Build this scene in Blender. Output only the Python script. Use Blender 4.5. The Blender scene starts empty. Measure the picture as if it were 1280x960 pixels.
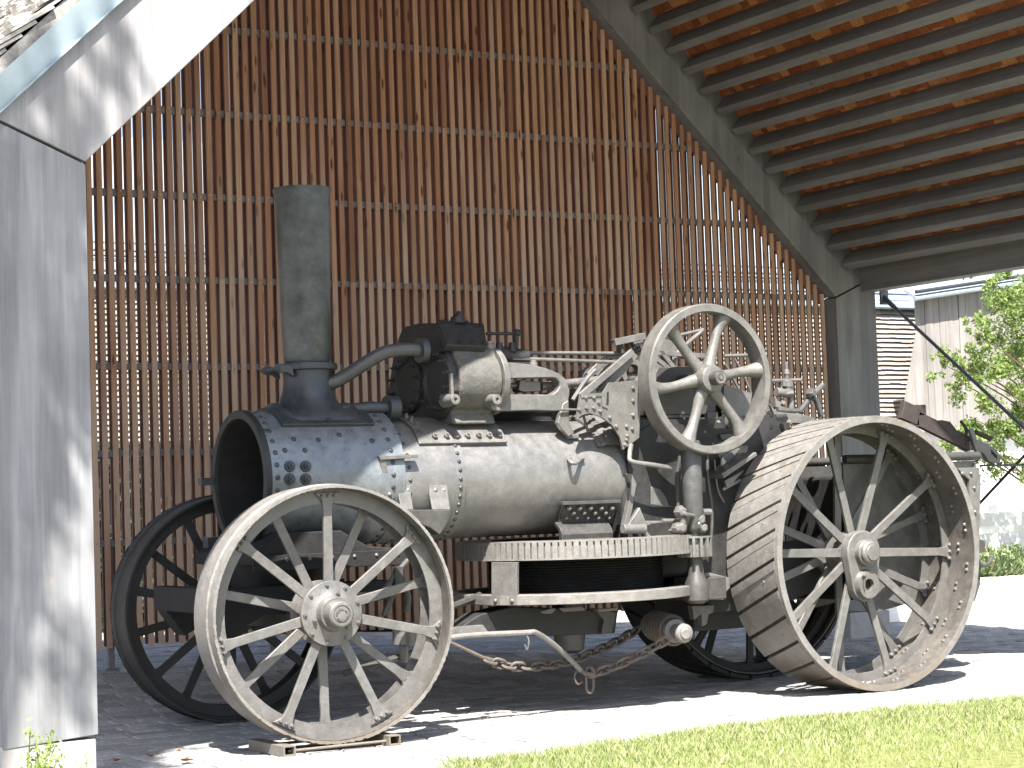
import bpy, math, random
from mathutils import Vector, Matrix
random.seed(7)
S = bpy.context.scene
C = S.collection
PI = math.pi

# ------------------------------------------------------------------ camera
FPX, YAW, PIT, ROL = 2514.955, 0.54343, 0.05640, -0.03436
CAM = Vector((-9.8823, -11.2316, 1.4936))
fw = Vector((math.sin(YAW)*math.cos(PIT), math.cos(YAW)*math.cos(PIT), math.sin(PIT)))
r0 = Vector((math.cos(YAW), -math.sin(YAW), 0)); u0 = r0.cross(fw)
rt = r0*math.cos(ROL)+u0*math.sin(ROL); up = -r0*math.sin(ROL)+u0*math.cos(ROL)
cam = bpy.data.objects.new('camera', bpy.data.cameras.new('camera')); C.objects.link(cam)
cam.matrix_world = Matrix(((rt.x, up.x, -fw.x, CAM.x), (rt.y, up.y, -fw.y, CAM.y), (rt.z, up.z, -fw.z, CAM.z), (0, 0, 0, 1)))
cam.data.sensor_width = 36; cam.data.lens = 36*FPX/1280
cam.data.clip_start = 0.1; cam.data.clip_end = 2000
S.camera = cam
def ray(x, y): return fw+rt*((x-640)/FPX)-up*((y-480)/FPX)
def at(x, y, Y):                       # photo pixel -> point on the upright plane at depth Y
    v = ray(x, y); return CAM+v*((Y-CAM.y)/v.y)
def atx(x, y, X):
    v = ray(x, y); return CAM+v*((X-CAM.x)/v.x)
def atz(x, y, Z=0.0):
    v = ray(x, y); return CAM+v*((Z-CAM.z)/v.z)
def px(p):
    q = Vector(p)-CAM; z = q.dot(fw)
    if z <= 0: return (-9999, -9999)
    return (640+FPX*q.dot(rt)/z, 480-FPX*q.dot(up)/z)

# ------------------------------------------------------------------ light
SUNV = Vector((-.326, -.57, 1)).normalized()          # towards the sun
world = bpy.data.worlds.new('World'); S.world = world; world.use_nodes = True
wn = world.node_tree.nodes; wl = world.node_tree.links
sky = wn.new('ShaderNodeTexSky'); sky.sky_type = 'NISHITA'; sky.sun_disc = False
sky.sun_elevation = math.asin(SUNV.z); sky.sun_rotation = math.atan2(SUNV.x, SUNV.y)
sky.dust_density = 2.0; sky.air_density = 1.0
wl.new(sky.outputs[0], wn['Background'].inputs[0]); wn['Background'].inputs[1].default_value = 0.085
sun = bpy.data.objects.new('sun', bpy.data.lights.new('sun', 'SUN')); C.objects.link(sun)
sun.data.energy = 5.0; sun.data.angle = math.radians(0.53); sun.data.color = (1.0, .965, .92)
sun.rotation_euler = SUNV.to_track_quat('Z', 'Y').to_euler()
S.view_settings.view_transform = 'Standard'; S.view_settings.look = 'None'
S.view_settings.exposure = 2.0; S.view_settings.gamma = 1
S.render.engine = 'CYCLES'; S.render.resolution_x = 1024; S.render.resolution_y = 768
S.cycles.max_bounces = 8; S.cycles.diffuse_bounces = 5

# ------------------------------------------------------------------ materials
class NT:
    def __init__(s, name):
        s.m = bpy.data.materials.new(name); s.m.use_nodes = True
        s.n = s.m.node_tree.nodes; s.l = s.m.node_tree.links
        s.b = s.n['Principled BSDF']; s.tc = s.n.new('ShaderNodeTexCoord')
    def node(s, t, **k):
        n = s.n.new(t)
        for a, b in k.items():
            if a in n.inputs.keys(): n.inputs[a].default_value = b
            else: setattr(n, a, b)
        return n
    def mapping(s, scale, src='Object'):
        m = s.node('ShaderNodeMapping'); m.inputs['Scale'].default_value = scale
        s.l.new(s.tc.outputs[src], m.inputs[0]); return m.outputs[0]
    def noise(s, vec, scale, detail=4, rough=.55, dist=0):
        n = s.node('ShaderNodeTexNoise', Scale=scale, Detail=detail, Roughness=rough, Distortion=dist)
        s.l.new(vec, n.inputs['Vector']); return n.outputs['Fac']
    def ramp(s, fac, stops):
        r = s.node('ShaderNodeValToRGB'); e = r.color_ramp.elements
        while len(e) < len(stops): e.new(.5)
        for i, (p, c) in enumerate(stops):
            e[i].position = p; e[i].color = (c, c, c, 1) if isinstance(c, (int, float)) else (*c, 1)
        s.l.new(fac, r.inputs[0]); return r.outputs[0]
    def mix(s, fac, a, b, mode='MIX'):
        m = s.node('ShaderNodeMix', data_type='RGBA', blend_type=mode)
        for i, v in ((0, fac), (6, a), (7, b)):
            if hasattr(v, 'links'): s.l.new(v, m.inputs[i])
            elif i == 0: m.inputs[0].default_value = v
            else: m.inputs[i].default_value = (*v, 1)
        return m.outputs[2]
    def bump(s, h, strength=.3, dist=.01):
        b = s.node('ShaderNodeBump', Strength=strength, Distance=dist)
        s.l.new(h, b.inputs['Height']); s.l.new(b.outputs[0], s.b.inputs['Normal'])
    def out(s, col, rough=.6, spec=.4, metal=0):
        if hasattr(col, 'links'): s.l.new(col, s.b.inputs['Base Color'])
        else: s.b.inputs['Base Color'].default_value = (*col, 1)
        if hasattr(rough, 'links'): s.l.new(rough, s.b.inputs['Roughness'])
        else: s.b.inputs['Roughness'].default_value = rough
        s.b.inputs['Specular IOR Level'].default_value = spec
        s.b.inputs['Metallic'].default_value = metal
        return s.m

def iron(name, dark, light, rust, rough=.55, spec=.4, rustamt=.62, bump=.25, sc=1.0, metal=.25, mud=0):
    t = NT(name); v = t.mapping((1, 1, 1))
    geo = t.node('ShaderNodeNewGeometry')
    a = t.noise(geo.outputs['Position'], 3.2*sc, 6, .62, .4)
    b = t.noise(geo.outputs['Position'], 17*sc, 5, .6)
    c = t.noise(geo.outputs['Position'], 90*sc, 3, .6)
    m = t.node('ShaderNodeMath', operation='ADD'); t.l.new(a, m.inputs[0]); t.l.new(b, m.inputs[1])
    h = t.node('ShaderNodeMath', operation='MULTIPLY'); t.l.new(m.outputs[0], h.inputs[0]); h.inputs[1].default_value = .5
    col = t.mix(t.ramp(h.outputs[0], [(.30, 0.0), (.70, 1.0)]), dark, light)
    sp = t.noise(geo.outputs['Position'], 6.5*sc, 8, .7, .8)
    col = t.mix(t.ramp(sp, [(rustamt-.02, 0.0), (rustamt+.14, .6)]), col, rust)
    g = t.ramp(c, [(.3, .88), (.7, 1.10)])
    col = t.mix(1.0, col, g, 'MULTIPLY')
    hh = t.node('ShaderNodeMath', operation='MULTIPLY_ADD'); t.l.new(b, hh.inputs[0]); hh.inputs[1].default_value = 1.2; t.l.new(c, hh.inputs[2])
    t.bump(hh.outputs[0], bump, .006)
    if mud:
        sx = t.node('ShaderNodeSeparateXYZ'); t.l.new(geo.outputs['Position'], sx.inputs[0])
        mr = t.node('ShaderNodeMapRange'); mr.inputs[1].default_value = .30; mr.inputs[2].default_value = .0; t.l.new(sx.outputs[2], mr.inputs[0])
        mu = t.node('ShaderNodeMath', operation='MULTIPLY'); t.l.new(mr.outputs[0], mu.inputs[0]); t.l.new(t.ramp(a, [(.35, .2), (.6, 1.0)]), mu.inputs[1])
        col = t.mix(mu.outputs[0], col, (.15, .115, .075))
    return t.out(col, t.ramp(b, [(.3, rough-.1), (.7, rough+.12)]), spec, metal)

M_IRON = iron('weathered_iron', (.038, .036, .033), (.085, .08, .072), (.09, .06, .04), .44, .55)
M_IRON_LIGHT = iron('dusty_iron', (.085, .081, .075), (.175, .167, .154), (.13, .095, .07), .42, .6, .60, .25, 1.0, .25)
M_BLACK = iron('black_painted_iron', (.028, .031, .033), (.068, .073, .077), (.09, .07, .055), .42, .5, .70)
M_SOOT_SHADE = iron('sooty_shaded_iron', (.014, .014, .014), (.035, .034, .033), (.04, .028, .02), .75, .2, .66)  # soot in the smokebox; elsewhere shade put into a near-black colour
M_BOILER = iron('boiler_sheet', (.105, .101, .095), (.185, .178, .166), (.16, .125, .095), .42, .9, .68, .12, .8, .3)
M_SMOKEBOX = iron('smokebox_sheet', (.085, .094, .10), (.22, .235, .245), (.14, .125, .11), .34, .8, .97, .15)
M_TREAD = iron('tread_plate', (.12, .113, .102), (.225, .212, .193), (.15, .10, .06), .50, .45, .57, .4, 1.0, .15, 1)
M_DARK_SHADE = iron('dark_shaded_iron', (.018, .018, .018), (.045, .044, .042), (.05, .036, .028), .55, .35, .68)  # darkened iron; carries the shade of far wheels and inner parts in its colour
M_RIMIN = iron('rusty_shaded_rim_iron', (.055, .049, .043), (.145, .132, .116), (.14, .10, .07), .55, .35, .60)  # rust, plus the shade inside the rims put into the colour
M_RUST = iron('rusty_steel', (.035, .029, .027), (.07, .055, .05), (.09, .055, .04), .7, .3, .6)
M_CHAIN = iron('rusty_chain_iron', (.07, .062, .054), (.15, .13, .11), (.15, .10, .07), .7, .3, .5)

def wood_slat(name, cols, dark, grey):
    t = NT(name)
    oi = t.node('ShaderNodeObjectInfo'); geo = t.node('ShaderNodeNewGeometry')
    comb = t.node('ShaderNodeCombineXYZ'); t.l.new(oi.outputs['Random'], comb.inputs[0])
    sc = t.node('ShaderNodeVectorMath', operation='SCALE'); t.l.new(comb.outputs[0], sc.inputs[0]); sc.inputs[3].default_value = 37.0
    ad = t.node('ShaderNodeVectorMath', operation='ADD'); t.l.new(geo.outputs['Position'], ad.inputs[0]); t.l.new(sc.outputs[0], ad.inputs[1])
    mp = t.node('ShaderNodeMapping'); mp.inputs['Scale'].default_value = (60, 60, 2.2); t.l.new(ad.outputs[0], mp.inputs[0])
    grain = t.noise(mp.outputs[0], 1, 5, .6, .5)
    base = t.ramp(oi.outputs['Random'], cols)
    col = t.mix(t.ramp(grain, [(.35, 0.0), (.7, .55)]), base, dark)
    mp2 = t.node('ShaderNodeMapping'); mp2.inputs['Scale'].default_value = (14, 14, 3.2); t.l.new(ad.outputs[0], mp2.inputs[0])
    kn = t.node('ShaderNodeTexVoronoi', Scale=1.0); t.l.new(mp2.outputs[0], kn.inputs['Vector'])
    col = t.mix(t.ramp(kn.outputs['Distance'], [(.10, .85), (.2, 0.0)]), col, (.05, .018, .009))
    # silver weathering low down and in patches
    gz = t.node('ShaderNodeMapping'); gz.inputs['Scale'].default_value = (.9, .9, .35); t.l.new(ad.outputs[0], gz.inputs[0])
    w = t.noise(gz.outputs[0], 1.4, 3, .6)
    sx = t.node('ShaderNodeSeparateXYZ'); t.l.new(geo.outputs['Position'], sx.inputs[0])
    zz = t.node('ShaderNodeMapRange'); zz.inputs[1].default_value = 6; zz.inputs[2].default_value = 1.5
    zz.inputs[3].default_value = -.18; zz.inputs[4].default_value = .16; t.l.new(sx.outputs[2], zz.inputs[0])
    s2 = t.node('ShaderNodeMath', operation='ADD'); t.l.new(w, s2.inputs[0]); t.l.new(zz.outputs[0], s2.inputs[1])
    col = t.mix(t.ramp(s2.outputs[0], [(.42, 0.0), (.68, .75)]), col, grey)
    t.bump(grain, .35, .003)
    return t.out(col, .75, .25)
M_SLAT = wood_slat('larch_slat', [(0, (.26, .125, .07)), (.3, (.385, .20, .11)), (.55, (.47, .27, .15)), (.8, (.32, .15, .08)), (1, (.56, .36, .22))], (.15, .058, .028), (.47, .35, .26))
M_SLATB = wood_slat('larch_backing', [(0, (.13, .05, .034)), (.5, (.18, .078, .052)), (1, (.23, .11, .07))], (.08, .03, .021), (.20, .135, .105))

def plank(name, a, b, knot, scale, grain_axis, boards=None):
    t = NT(name); geo = t.node('ShaderNodeNewGeometry')
    mp = t.node('ShaderNodeMapping'); mp.inputs['Scale'].default_value = scale
    mp.inputs['Rotation'].default_value = grain_axis; t.l.new(geo.outputs['Position'], mp.inputs[0])
    g = t.noise(mp.outputs[0], 1, 6, .62, .7)
    col = t.mix(t.ramp(g, [(.35, 0.0), (.68, 1.0)]), a, b)
    big = t.noise(geo.outputs['Position'], 1.6, 4, .6)
    col = t.mix(1.0, col, t.ramp(big, [(.3, .84), (.7, 1.12)]), 'MULTIPLY')
    mk = t.node('ShaderNodeMapping'); mk.inputs['Scale'].default_value = (4.2, 4.2, 2.3); mk.inputs['Rotation'].default_value = grain_axis
    t.l.new(geo.outputs['Position'], mk.inputs[0])
    vo = t.node('ShaderNodeTexVoronoi', Scale=1.0); t.l.new(mk.outputs[0], vo.inputs['Vector'])
    col = t.mix(t.ramp(vo.outputs['Distance'], [(.045, .9), (.085, .0)]), col, knot)
    w_ = t.node('ShaderNodeMapping'); w_.inputs['Scale'].default_value = (scale[0]*.16, scale[1]*.16, scale[2]*.35); w_.inputs['Rotation'].default_value = grain_axis; t.l.new(geo.outputs['Position'], w_.inputs[0])
    bands = t.noise(w_.outputs[0], 1, 3, .5)
    col = t.mix(1.0, col, t.ramp(bands, [(.42, .80), (.5, 1.05), (.58, .92)]), 'MULTIPLY')
    t.bump(g, .35, .005)
    return t.out(col, .7, .3)
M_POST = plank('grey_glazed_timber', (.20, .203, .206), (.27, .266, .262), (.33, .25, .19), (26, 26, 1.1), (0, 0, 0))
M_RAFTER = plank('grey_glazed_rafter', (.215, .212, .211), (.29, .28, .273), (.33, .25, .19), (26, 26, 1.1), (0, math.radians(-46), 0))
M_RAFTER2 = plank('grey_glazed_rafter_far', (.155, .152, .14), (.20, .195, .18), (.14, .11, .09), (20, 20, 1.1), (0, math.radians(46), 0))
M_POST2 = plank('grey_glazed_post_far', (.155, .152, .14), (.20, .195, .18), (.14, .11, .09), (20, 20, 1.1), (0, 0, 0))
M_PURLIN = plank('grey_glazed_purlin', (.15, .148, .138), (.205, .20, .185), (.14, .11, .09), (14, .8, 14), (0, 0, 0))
M_BOARD = plank('silver_boarding', (.20, .182, .165), (.275, .255, .238), (.28, .2, .15), (16, 16, .9), (0, 0, 0))

def rnd_wood(name, cols, mul=1.0):
    t = NT(name); oi = t.node('ShaderNodeObjectInfo'); geo = t.node('ShaderNodeNewGeometry')
    # pieces inside a joined mesh vary through their mesh island, single ones through their object
    ad = t.node('ShaderNodeMath', operation='ADD'); t.l.new(oi.outputs['Random'], ad.inputs[0]); t.l.new(geo.outputs['Random Per Island'], ad.inputs[1])
    fr = t.node('ShaderNodeMath', operation='FRACT'); t.l.new(ad.outputs[0], fr.inputs[0])
    base = t.ramp(fr.outputs[0], cols)
    n = t.noise(geo.outputs['Position'], 40, 4, .6)
    col = t.mix(1.0, base, t.ramp(n, [(.3, .7), (.7, 1.2)]), 'MULTIPLY'); t.bump(n, .3, .004)
    return t.out(col, .8, .2)
M_SHING_IN = rnd_wood('larch_shingle_underside', [(0, (.22, .07, .025)), (.3, (.34, .12, .04)), (.6, (.28, .09, .034)), (.85, (.46, .19, .065)), (1, (.55, .26, .09))])
M_SHING_OUT = rnd_wood('silvered_shingle', [(0, (.26, .245, .22)), (.4, (.44, .41, .37)), (.7, (.35, .33, .30)), (1, (.55, .52, .47))])
M_SHING_WALL = rnd_wood('wall_shingle', [(0, (.27, .235, .195)), (.5, (.31, .275, .235)), (1, (.36, .325, .28))])
M_PAVE = rnd_wood('paving_stone', [(0, (.20, .193, .183)), (.5, (.26, .252, .238)), (1, (.32, .308, .29))])

def simple(name, col, rough=.6, spec=.4, metal=0, var=.15, sc=8, bump=.15):
    t = NT(name); geo = t.node('ShaderNodeNewGeometry'); n = t.noise(geo.outputs['Position'], sc, 6, .6)
    c = t.mix(1.0, col, t.ramp(n, [(.3, 1-var), (.7, 1+var)]), 'MULTIPLY'); t.bump(n, bump, .004)
    return t.out(c, rough, spec, metal)
M_ZINC = simple('zinc_flashing', (.33, .40, .425), .42, .5, .3, .12, 5, .05)
M_PIPE = simple('zinc_pipe', (.30, .40, .43), .4, .5, .3, .1, 12, .05)
M_GALV = simple('galvanised_rail', (.155, .145, .14), .6, .4, .1, .2, 14)
M_RODM = simple('steel_tie', (.11, .115, .12), .45, .5, .4, .2, 20)
M_SCREW = simple('screw_head', (.55, .52, .48), .3, .6, .8, .1, 30)
M_CONC = simple('pale_concrete', (.34, .325, .305), .85, .2, 0, .12, 9)
M_PLASTER = simple('white_plaster', (.74, .73, .70), .85, .2, 0, .06, 3)
M_WHITE = simple('white_painted_rail', (.78, .78, .76), .5, .4, 0, .04, 6)
M_CORE_SHADE = simple('hedge_core_shade', (.012, .012, .012), .9, .1)  # near black stands for the shade inside the hedge
M_ROOFTILE = simple('grey_blue_roof_sheet', (.24, .28, .31), .5, .4, .1, .15, 4)
M_EDGE = simple('dark_gutter', (.03, .03, .035), .5, .4)
M_PIPEIRON = iron('pipe_iron', (.045, .045, .044), (.10, .098, .093), (.10, .07, .05), .45, .45, .68)

def leafmat(name, cols, trans=.35):
    t = NT(name); geo = t.node('ShaderNodeNewGeometry')
    col = t.ramp(geo.outputs['Random Per Island'], cols)
    t.out(col, .55, .3)
    tr = t.node('ShaderNodeBsdfTranslucent'); t.l.new(col, tr.inputs[0])
    mx = t.node('ShaderNodeMixShader'); mx.inputs[0].default_value = trans
    t.l.new(t.b.outputs[0], mx.inputs[1]); t.l.new(tr.outputs[0], mx.inputs[2])
    t.l.new(mx.outputs[0], t.n['Material Output'].inputs[0]); return t.m
M_LEAF = leafmat('leaf_green', [(0, (.09, .15, .035)), (.5, (.19, .27, .07)), (1, (.34, .40, .15))], .5)
M_LEAF2 = leafmat('leaf_dark', [(0, (.035, .07, .02)), (1, (.09, .15, .04))])
M_HERB = leafmat('herb_green', [(0, (.10, .15, .06)), (.7, (.2, .27, .12)), (1, (.45, .42, .22))])
M_WEED = leafmat('weed_green', [(0, (.16, .25, .06)), (1, (.36, .42, .12))])
M_GRASS = leafmat('grass_blade', [(0, (.17, .22, .065)), (.5, (.26, .31, .11)), (.8, (.34, .37, .16)), (.9, (.42, .38, .22)), (1, (.50, .44, .28))], .3)
M_DEAD = leafmat('dead_leaf', [(0, (.12, .05, .025)), (1, (.24, .11, .05))], .1)
M_BARK = simple('bark', (.13, .095, .065), .9, .15, 0, .3, 20, .6)
M_SOIL = simple('lawn_soil', (.13, .14, .05), .95, .1, 0, .3, 25)

def groundmat():
    t = NT('sandy_paving_bed'); geo = t.node('ShaderNodeNewGeometry')
    n = t.noise(geo.outputs['Position'], 2.5, 7, .65); n2 = t.noise(geo.outputs['Position'], 60, 4, .6)
    col = t.mix(t.ramp(n, [(.3, 0.0), (.7, 1.0)]), (.19, .18, .167), (.28, .267, .248))
    col = t.mix(1.0, col, t.ramp(n2, [(.3, .85), (.7, 1.1)]), 'MULTIPLY'); t.bump(n2, .4, .006)
    return t.out(col, .9, .15)
M_GROUND = groundmat()

# ------------------------------------------------------------------ mesh helpers
def frame(n):
    n = Vector(n).normalized(); a = Vector((0, 0, 1)) if abs(n.z) < .9 else Vector((1, 0, 0))
    u = n.cross(a).normalized(); return u, n.cross(u).normalized(), n
class MB:
    def __init__(s): s.v = []; s.f = []
    def add(s, vs, fs):
        b = len(s.v); s.v += [tuple(v) for v in vs]; s.f += [tuple(i+b for i in f) for f in fs]; return s
    def box(s, c, d, R=None):
        c = Vector(c); h = [x/2 for x in d]
        vs = [Vector((x*h[0], y*h[1], z*h[2])) for x in (-1, 1) for y in (-1, 1) for z in (-1, 1)]
        if R is not None: vs = [R @ v for v in vs]
        return s.add([c+v for v in vs], [(0, 1, 3, 2), (4, 6, 7, 5), (0, 4, 5, 1), (2, 3, 7, 6), (0, 2, 6, 4), (1, 5, 7, 3)])
    def bar(s, a, b, w, t, side=(0, 1, 0)):            # flat bar from a to b, t thick along side, w across
        a = Vector(a); b = Vector(b); d = b-a; n = d.normalized()
        sd = Vector(side); sd = (sd-n*sd.dot(n)).normalized(); u = n.cross(sd)
        vs = [p+u*(i*w/2)+sd*(j*t/2) for p in (a, b) for i in (-1, 1) for j in (-1, 1)]
        return s.add(vs, [(0, 1, 3, 2), (4, 6, 7, 5), (0, 4, 5, 1), (2, 3, 7, 6), (0, 2, 6, 4), (1, 5, 7, 3)])
    def cyl(s, a, b, ra, rb=None, n=24, caps=True):
        rb = ra if rb is None else rb; a = Vector(a); b = Vector(b); u, w, _ = frame(b-a)
        vs = []
        for p, r in ((a, ra), (b, rb)):
            vs += [p+u*(r*math.cos(2*PI*i/n))+w*(r*math.sin(2*PI*i/n)) for i in range(n)]
        fs = [(i, (i+1) % n, n+(i+1) % n, n+i) for i in range(n)]
        if caps: fs += [tuple(range(n))[::-1], tuple(range(n, 2*n))]
        return s.add(vs, fs)
    def lathe(s, o, axis, prof, n=48, closed=False, a0=0, a1=2*PI):   # prof = [(along, radius)]
        o = Vector(o); u, w, ax = frame(axis); full = abs(a1-a0-2*PI) < 1e-6
        m = n if full else n+1; k = len(prof); vs = []
        for i in range(m):
            t = a0+(a1-a0)*i/n; d = u*math.cos(t)+w*math.sin(t)
            vs += [o+ax*p+d*r for p, r in prof]
        fs = []
        for i in range(n):
            j = (i+1) % m
            for q in range(k if closed else k-1):
                q2 = (q+1) % k; fs.append((i*k+q, j*k+q, j*k+q2, i*k+q2))
        return s.add(vs, fs)
    def tube(s, pts, r, n=10, closed=False):
        pts = [Vector(p) for p in pts]; m = len(pts); vs = []; u = None
        for i, p in enumerate(pts):
            if closed: d = pts[(i+1) % m]-pts[i-1]
            else: d = pts[min(i+1, m-1)]-pts[max(i-1, 0)]
            d.normalize()
            if u is None: u = frame(d)[0]
            u = (u-d*u.dot(d)).normalized(); w = d.cross(u)
            rr = r[i] if isinstance(r, (list, tuple)) else r
            vs += [p+u*(rr*math.cos(2*PI*k/n))+w*(rr*math.sin(2*PI*k/n)) for k in range(n)]
        fs = []
        for i in range(m if closed else m-1):
            j = (i+1) % m
            fs += [(i*n+k, i*n+(k+1) % n, j*n+(k+1) % n, j*n+k) for k in range(n)]
        if not closed: fs += [tuple(range(n))[::-1], tuple((m-1)*n+k for k in range(n))]
        return s.add(vs, fs)
    def prism(s, poly, d):                             # poly = 3D points, extruded by vector d
        k = len(poly); d = Vector(d); a = [Vector(p) for p in poly]
        return s.add(a+[p+d for p in a], [tuple(range(k)), tuple(range(2*k-1, k-1, -1))]+[(i, k+i, k+(i+1) % k, (i+1) % k) for i in range(k)])
    def pix(s, pts, Y, t):                             # outline seen in the photo on plane Y, t thick
        return s.prism([at(x, y, Y) for x, y in pts], (0, t, 0))
    def dome(s, p, n, r=.014, h=None):
        h = h or r*.75; u, w, n = frame(n); p = Vector(p); k = 7; vs = []
        for hh, rr in ((-.3, 1.), (.45, .82), (.85, .45)):
            vs += [p+n*(h*hh)+(u*math.cos(2*PI*i/k)+w*math.sin(2*PI*i/k))*(r*rr) for i in range(k)]
        fs = [(a*k+i, a*k+(i+1) % k, (a+1)*k+(i+1) % k, (a+1)*k+i) for a in range(2) for i in range(k)]+[tuple(2*k+i for i in range(k))]
        return s.add(vs, fs)
    def hexn(s, p, n, r=.02, h=.02):
        p = Vector(p); n = Vector(n).normalized(); s.cyl(p-n*.004, p+n*h, r, r, 6); return s.cyl(p+n*h, p+n*(h*1.6), r*.5, r*.45, 6)
    def mesh(s, name, smooth=.6):
        me = bpy.data.meshes.new(name); me.from_pydata(s.v, [], s.f); me.validate(); me.update()
        import bmesh
        bm = bmesh.new(); bm.from_mesh(me); bmesh.ops.recalc_face_normals(bm, faces=bm.faces); bm.to_mesh(me); bm.free()
        if smooth:
            me.polygons.foreach_set('use_smooth', [True]*len(me.polygons)); me.set_sharp_from_angle(angle=smooth)
        return me
WL = {}                                                # world location of every parent
def put(name, me, mat, parent=None, loc=(0, 0, 0), rot=None, bevel=0, kind=None):
    o = bpy.data.objects.new(name, me); C.objects.link(o)
    if mat and not me.materials: me.materials.append(mat)
    o.location = loc
    if rot: o.rotation_euler = rot
    if parent is not None: o.parent = parent
    if bevel:
        b = o.modifiers.new('bevel', 'BEVEL'); b.width = bevel; b.segments = 2; b.limit_method = 'ANGLE'; b.angle_limit = .7; b.harden_normals = True
    if kind: o['kind'] = kind
    return o
def part(name, mb, mat, parent, bevel=0, kind=None, smooth=.6, label=None):    # mb holds world coordinates
    L = WL.get(parent.name, Vector((0, 0, 0))) if parent is not None else Vector((0, 0, 0))
    o = put(name, mb.mesh(name, smooth), mat, parent, -L, None, bevel, kind); WL[o.name] = Vector((0, 0, 0))
    if label: o['label'] = label
    return o
def root(name, loc, label, cat, group=None):
    o = bpy.data.objects.new(name, None); C.objects.link(o); o.location = loc; WL[o.name] = Vector(loc)
    o.empty_display_size = .2; o['label'] = label; o['category'] = cat
    if group: o['group'] = group
    return o
def tag(o, label, cat, group=None):
    o['label'] = label; o['category'] = cat
    if group: o['group'] = group
    return o
def sm(a, b, x):
    t = max(0, min(1, (x-a)/(b-a))); return t*t*(3-2*t)
def gz(x, y):                                          # the paving climbs gently towards the back left
    f = max(0, min(1, (y-1.3)/2.55)); return (.27*f*f*(1-.85*sm(-3.2, 1.5, x))) if y < 3.85 else .27*(1-.85*sm(-3.2, 1.5, x))

#@@GROUND
# ------------------------------------------------------------------ ground
def grid(x0, x1, y0, y1, nx, ny, zf):
    m = MB(); vs = []
    for j in range(ny+1):
        for i in range(nx+1):
            x = x0+(x1-x0)*i/nx; y = y0+(y1-y0)*j/ny; vs.append((x, y, zf(x, y)))
    m.add(vs, [(j*(nx+1)+i, j*(nx+1)+i+1, (j+1)*(nx+1)+i+1, (j+1)*(nx+1)+i) for j in range(ny) for i in range(nx)])
    return m
g = grid(-14, 14, -14, 14, 112, 112, lambda x, y: gz(x, y)-.02)
for (a, b, c2, d) in ((-600, -600, 600, -14), (-600, 14, 600, 600), (-600, -14, -14, 14), (14, -14, 600, 14)):
    z0 = -.022
    g.add([(a, b, z0), (c2, b, z0), (c2, d, z0), (a, d, z0)], [(0, 1, 2, 3)])
go = part('ground', g, M_GROUND, None, kind='structure')

# paving stones: rows of small sawn setts, the largest in view single, the rest joined
lawn_edge_px = [(500, 1010), (562, 958), (742, 936), (939, 907), (1118, 890), (1280, 875), (1500, 850)]
lawn_edge = [atz(x, y) for x, y in lawn_edge_px]
def lawn_y(x):
    e = lawn_edge
    if x <= e[0].x: return e[0].y-(e[0].x-x)*2
    for a, b in zip(e, e[1:]):
        if x <= b.x: return a.y+(b.y-a.y)*(x-a.x)/max(1e-6, b.x-a.x)
    return e[-1].y
pv = bpy.data.objects.new('pavement', None)
stones = []
y = -2.9; row = 0
while y < 8.2:
    x = -8.5+(row % 2)*.11+random.uniform(-.02, .02); hgt = .145
    while x < 7.5:
        w = random.uniform(.17, .25); cx, cy = x+w/2, y+hgt/2
        if cy > lawn_y(cx)-.03 or cx < -4.6: stones.append((cx, cy, w-.012, hgt-.012))
        x += w
    y += hgt; row += 1
def stone_mesh(m, cx, cy, w, h, z, tx, ty):
    b = .008; vs = []
    for (e, zz) in ((0, -.03), (0, -.006), (b, 0)):
        for sx_, sy_ in ((-1, -1), (1, -1), (1, 1), (-1, 1)):
            X = sx_*(w/2-e); Y = sy_*(h/2-e); vs.append((cx+X, cy+Y, z+zz+X*tx+Y*ty))
    fs = [(8, 9, 10, 11)]
    for k in range(2): fs += [(k*4+i, k*4+(i+1) % 4, k*4+4+(i+1) % 4, k*4+4+i) for i in range(4)]
    m.add(vs, fs)
def seen(cx, cy, z=0, mg=10):
    q = px((cx, cy, z)); return -mg < q[0] < 1280+mg and -mg < q[1] < 960+mg
vis = [s_ for s_ in stones if seen(s_[0], s_[1])]
vis.sort(key=lambda s_: (Vector((s_[0], s_[1], 0))-CAM).length)
single = set(map(id, vis[:290]))
pm = MB()
pave = None
rest = [s_ for s_ in stones if id(s_) not in single]
for cx, cy, w, h in rest:
    dx = (gz(cx+.1, cy)-gz(cx-.1, cy))/.2; dy = (gz(cx, cy+.07)-gz(cx, cy-.07))/.14
    stone_mesh(pm, cx, cy, w, h, gz(cx, cy)+random.uniform(-.004, .004), dx+random.uniform(-.012, .012), dy+random.uniform(-.015, .015))
bed = grid(-8.6, 7.6, -2.95, 8.3, 60, 50, lambda x, y: gz(x, y)-.016)
pave = part('pavement', bed, M_GROUND, None, kind='structure')
part('paving_stones', pm, M_PAVE, pave, kind='stuff', smooth=0)
for s_ in stones:
    if id(s_) in single:
        m = MB(); cx, cy, w, h = s_; stone_mesh(m, 0, 0, w, h, 0, random.uniform(-.012, .012), random.uniform(-.015, .015))
        dy = (gz(cx, cy+.07)-gz(cx, cy-.07))/.14
        o = put('paving_stone', m.mesh('paving_stone', 0), M_PAVE, pave, (cx, cy, gz(cx, cy)+random.uniform(-.004, .004)), (math.atan(dy), 0, 0))

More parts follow.
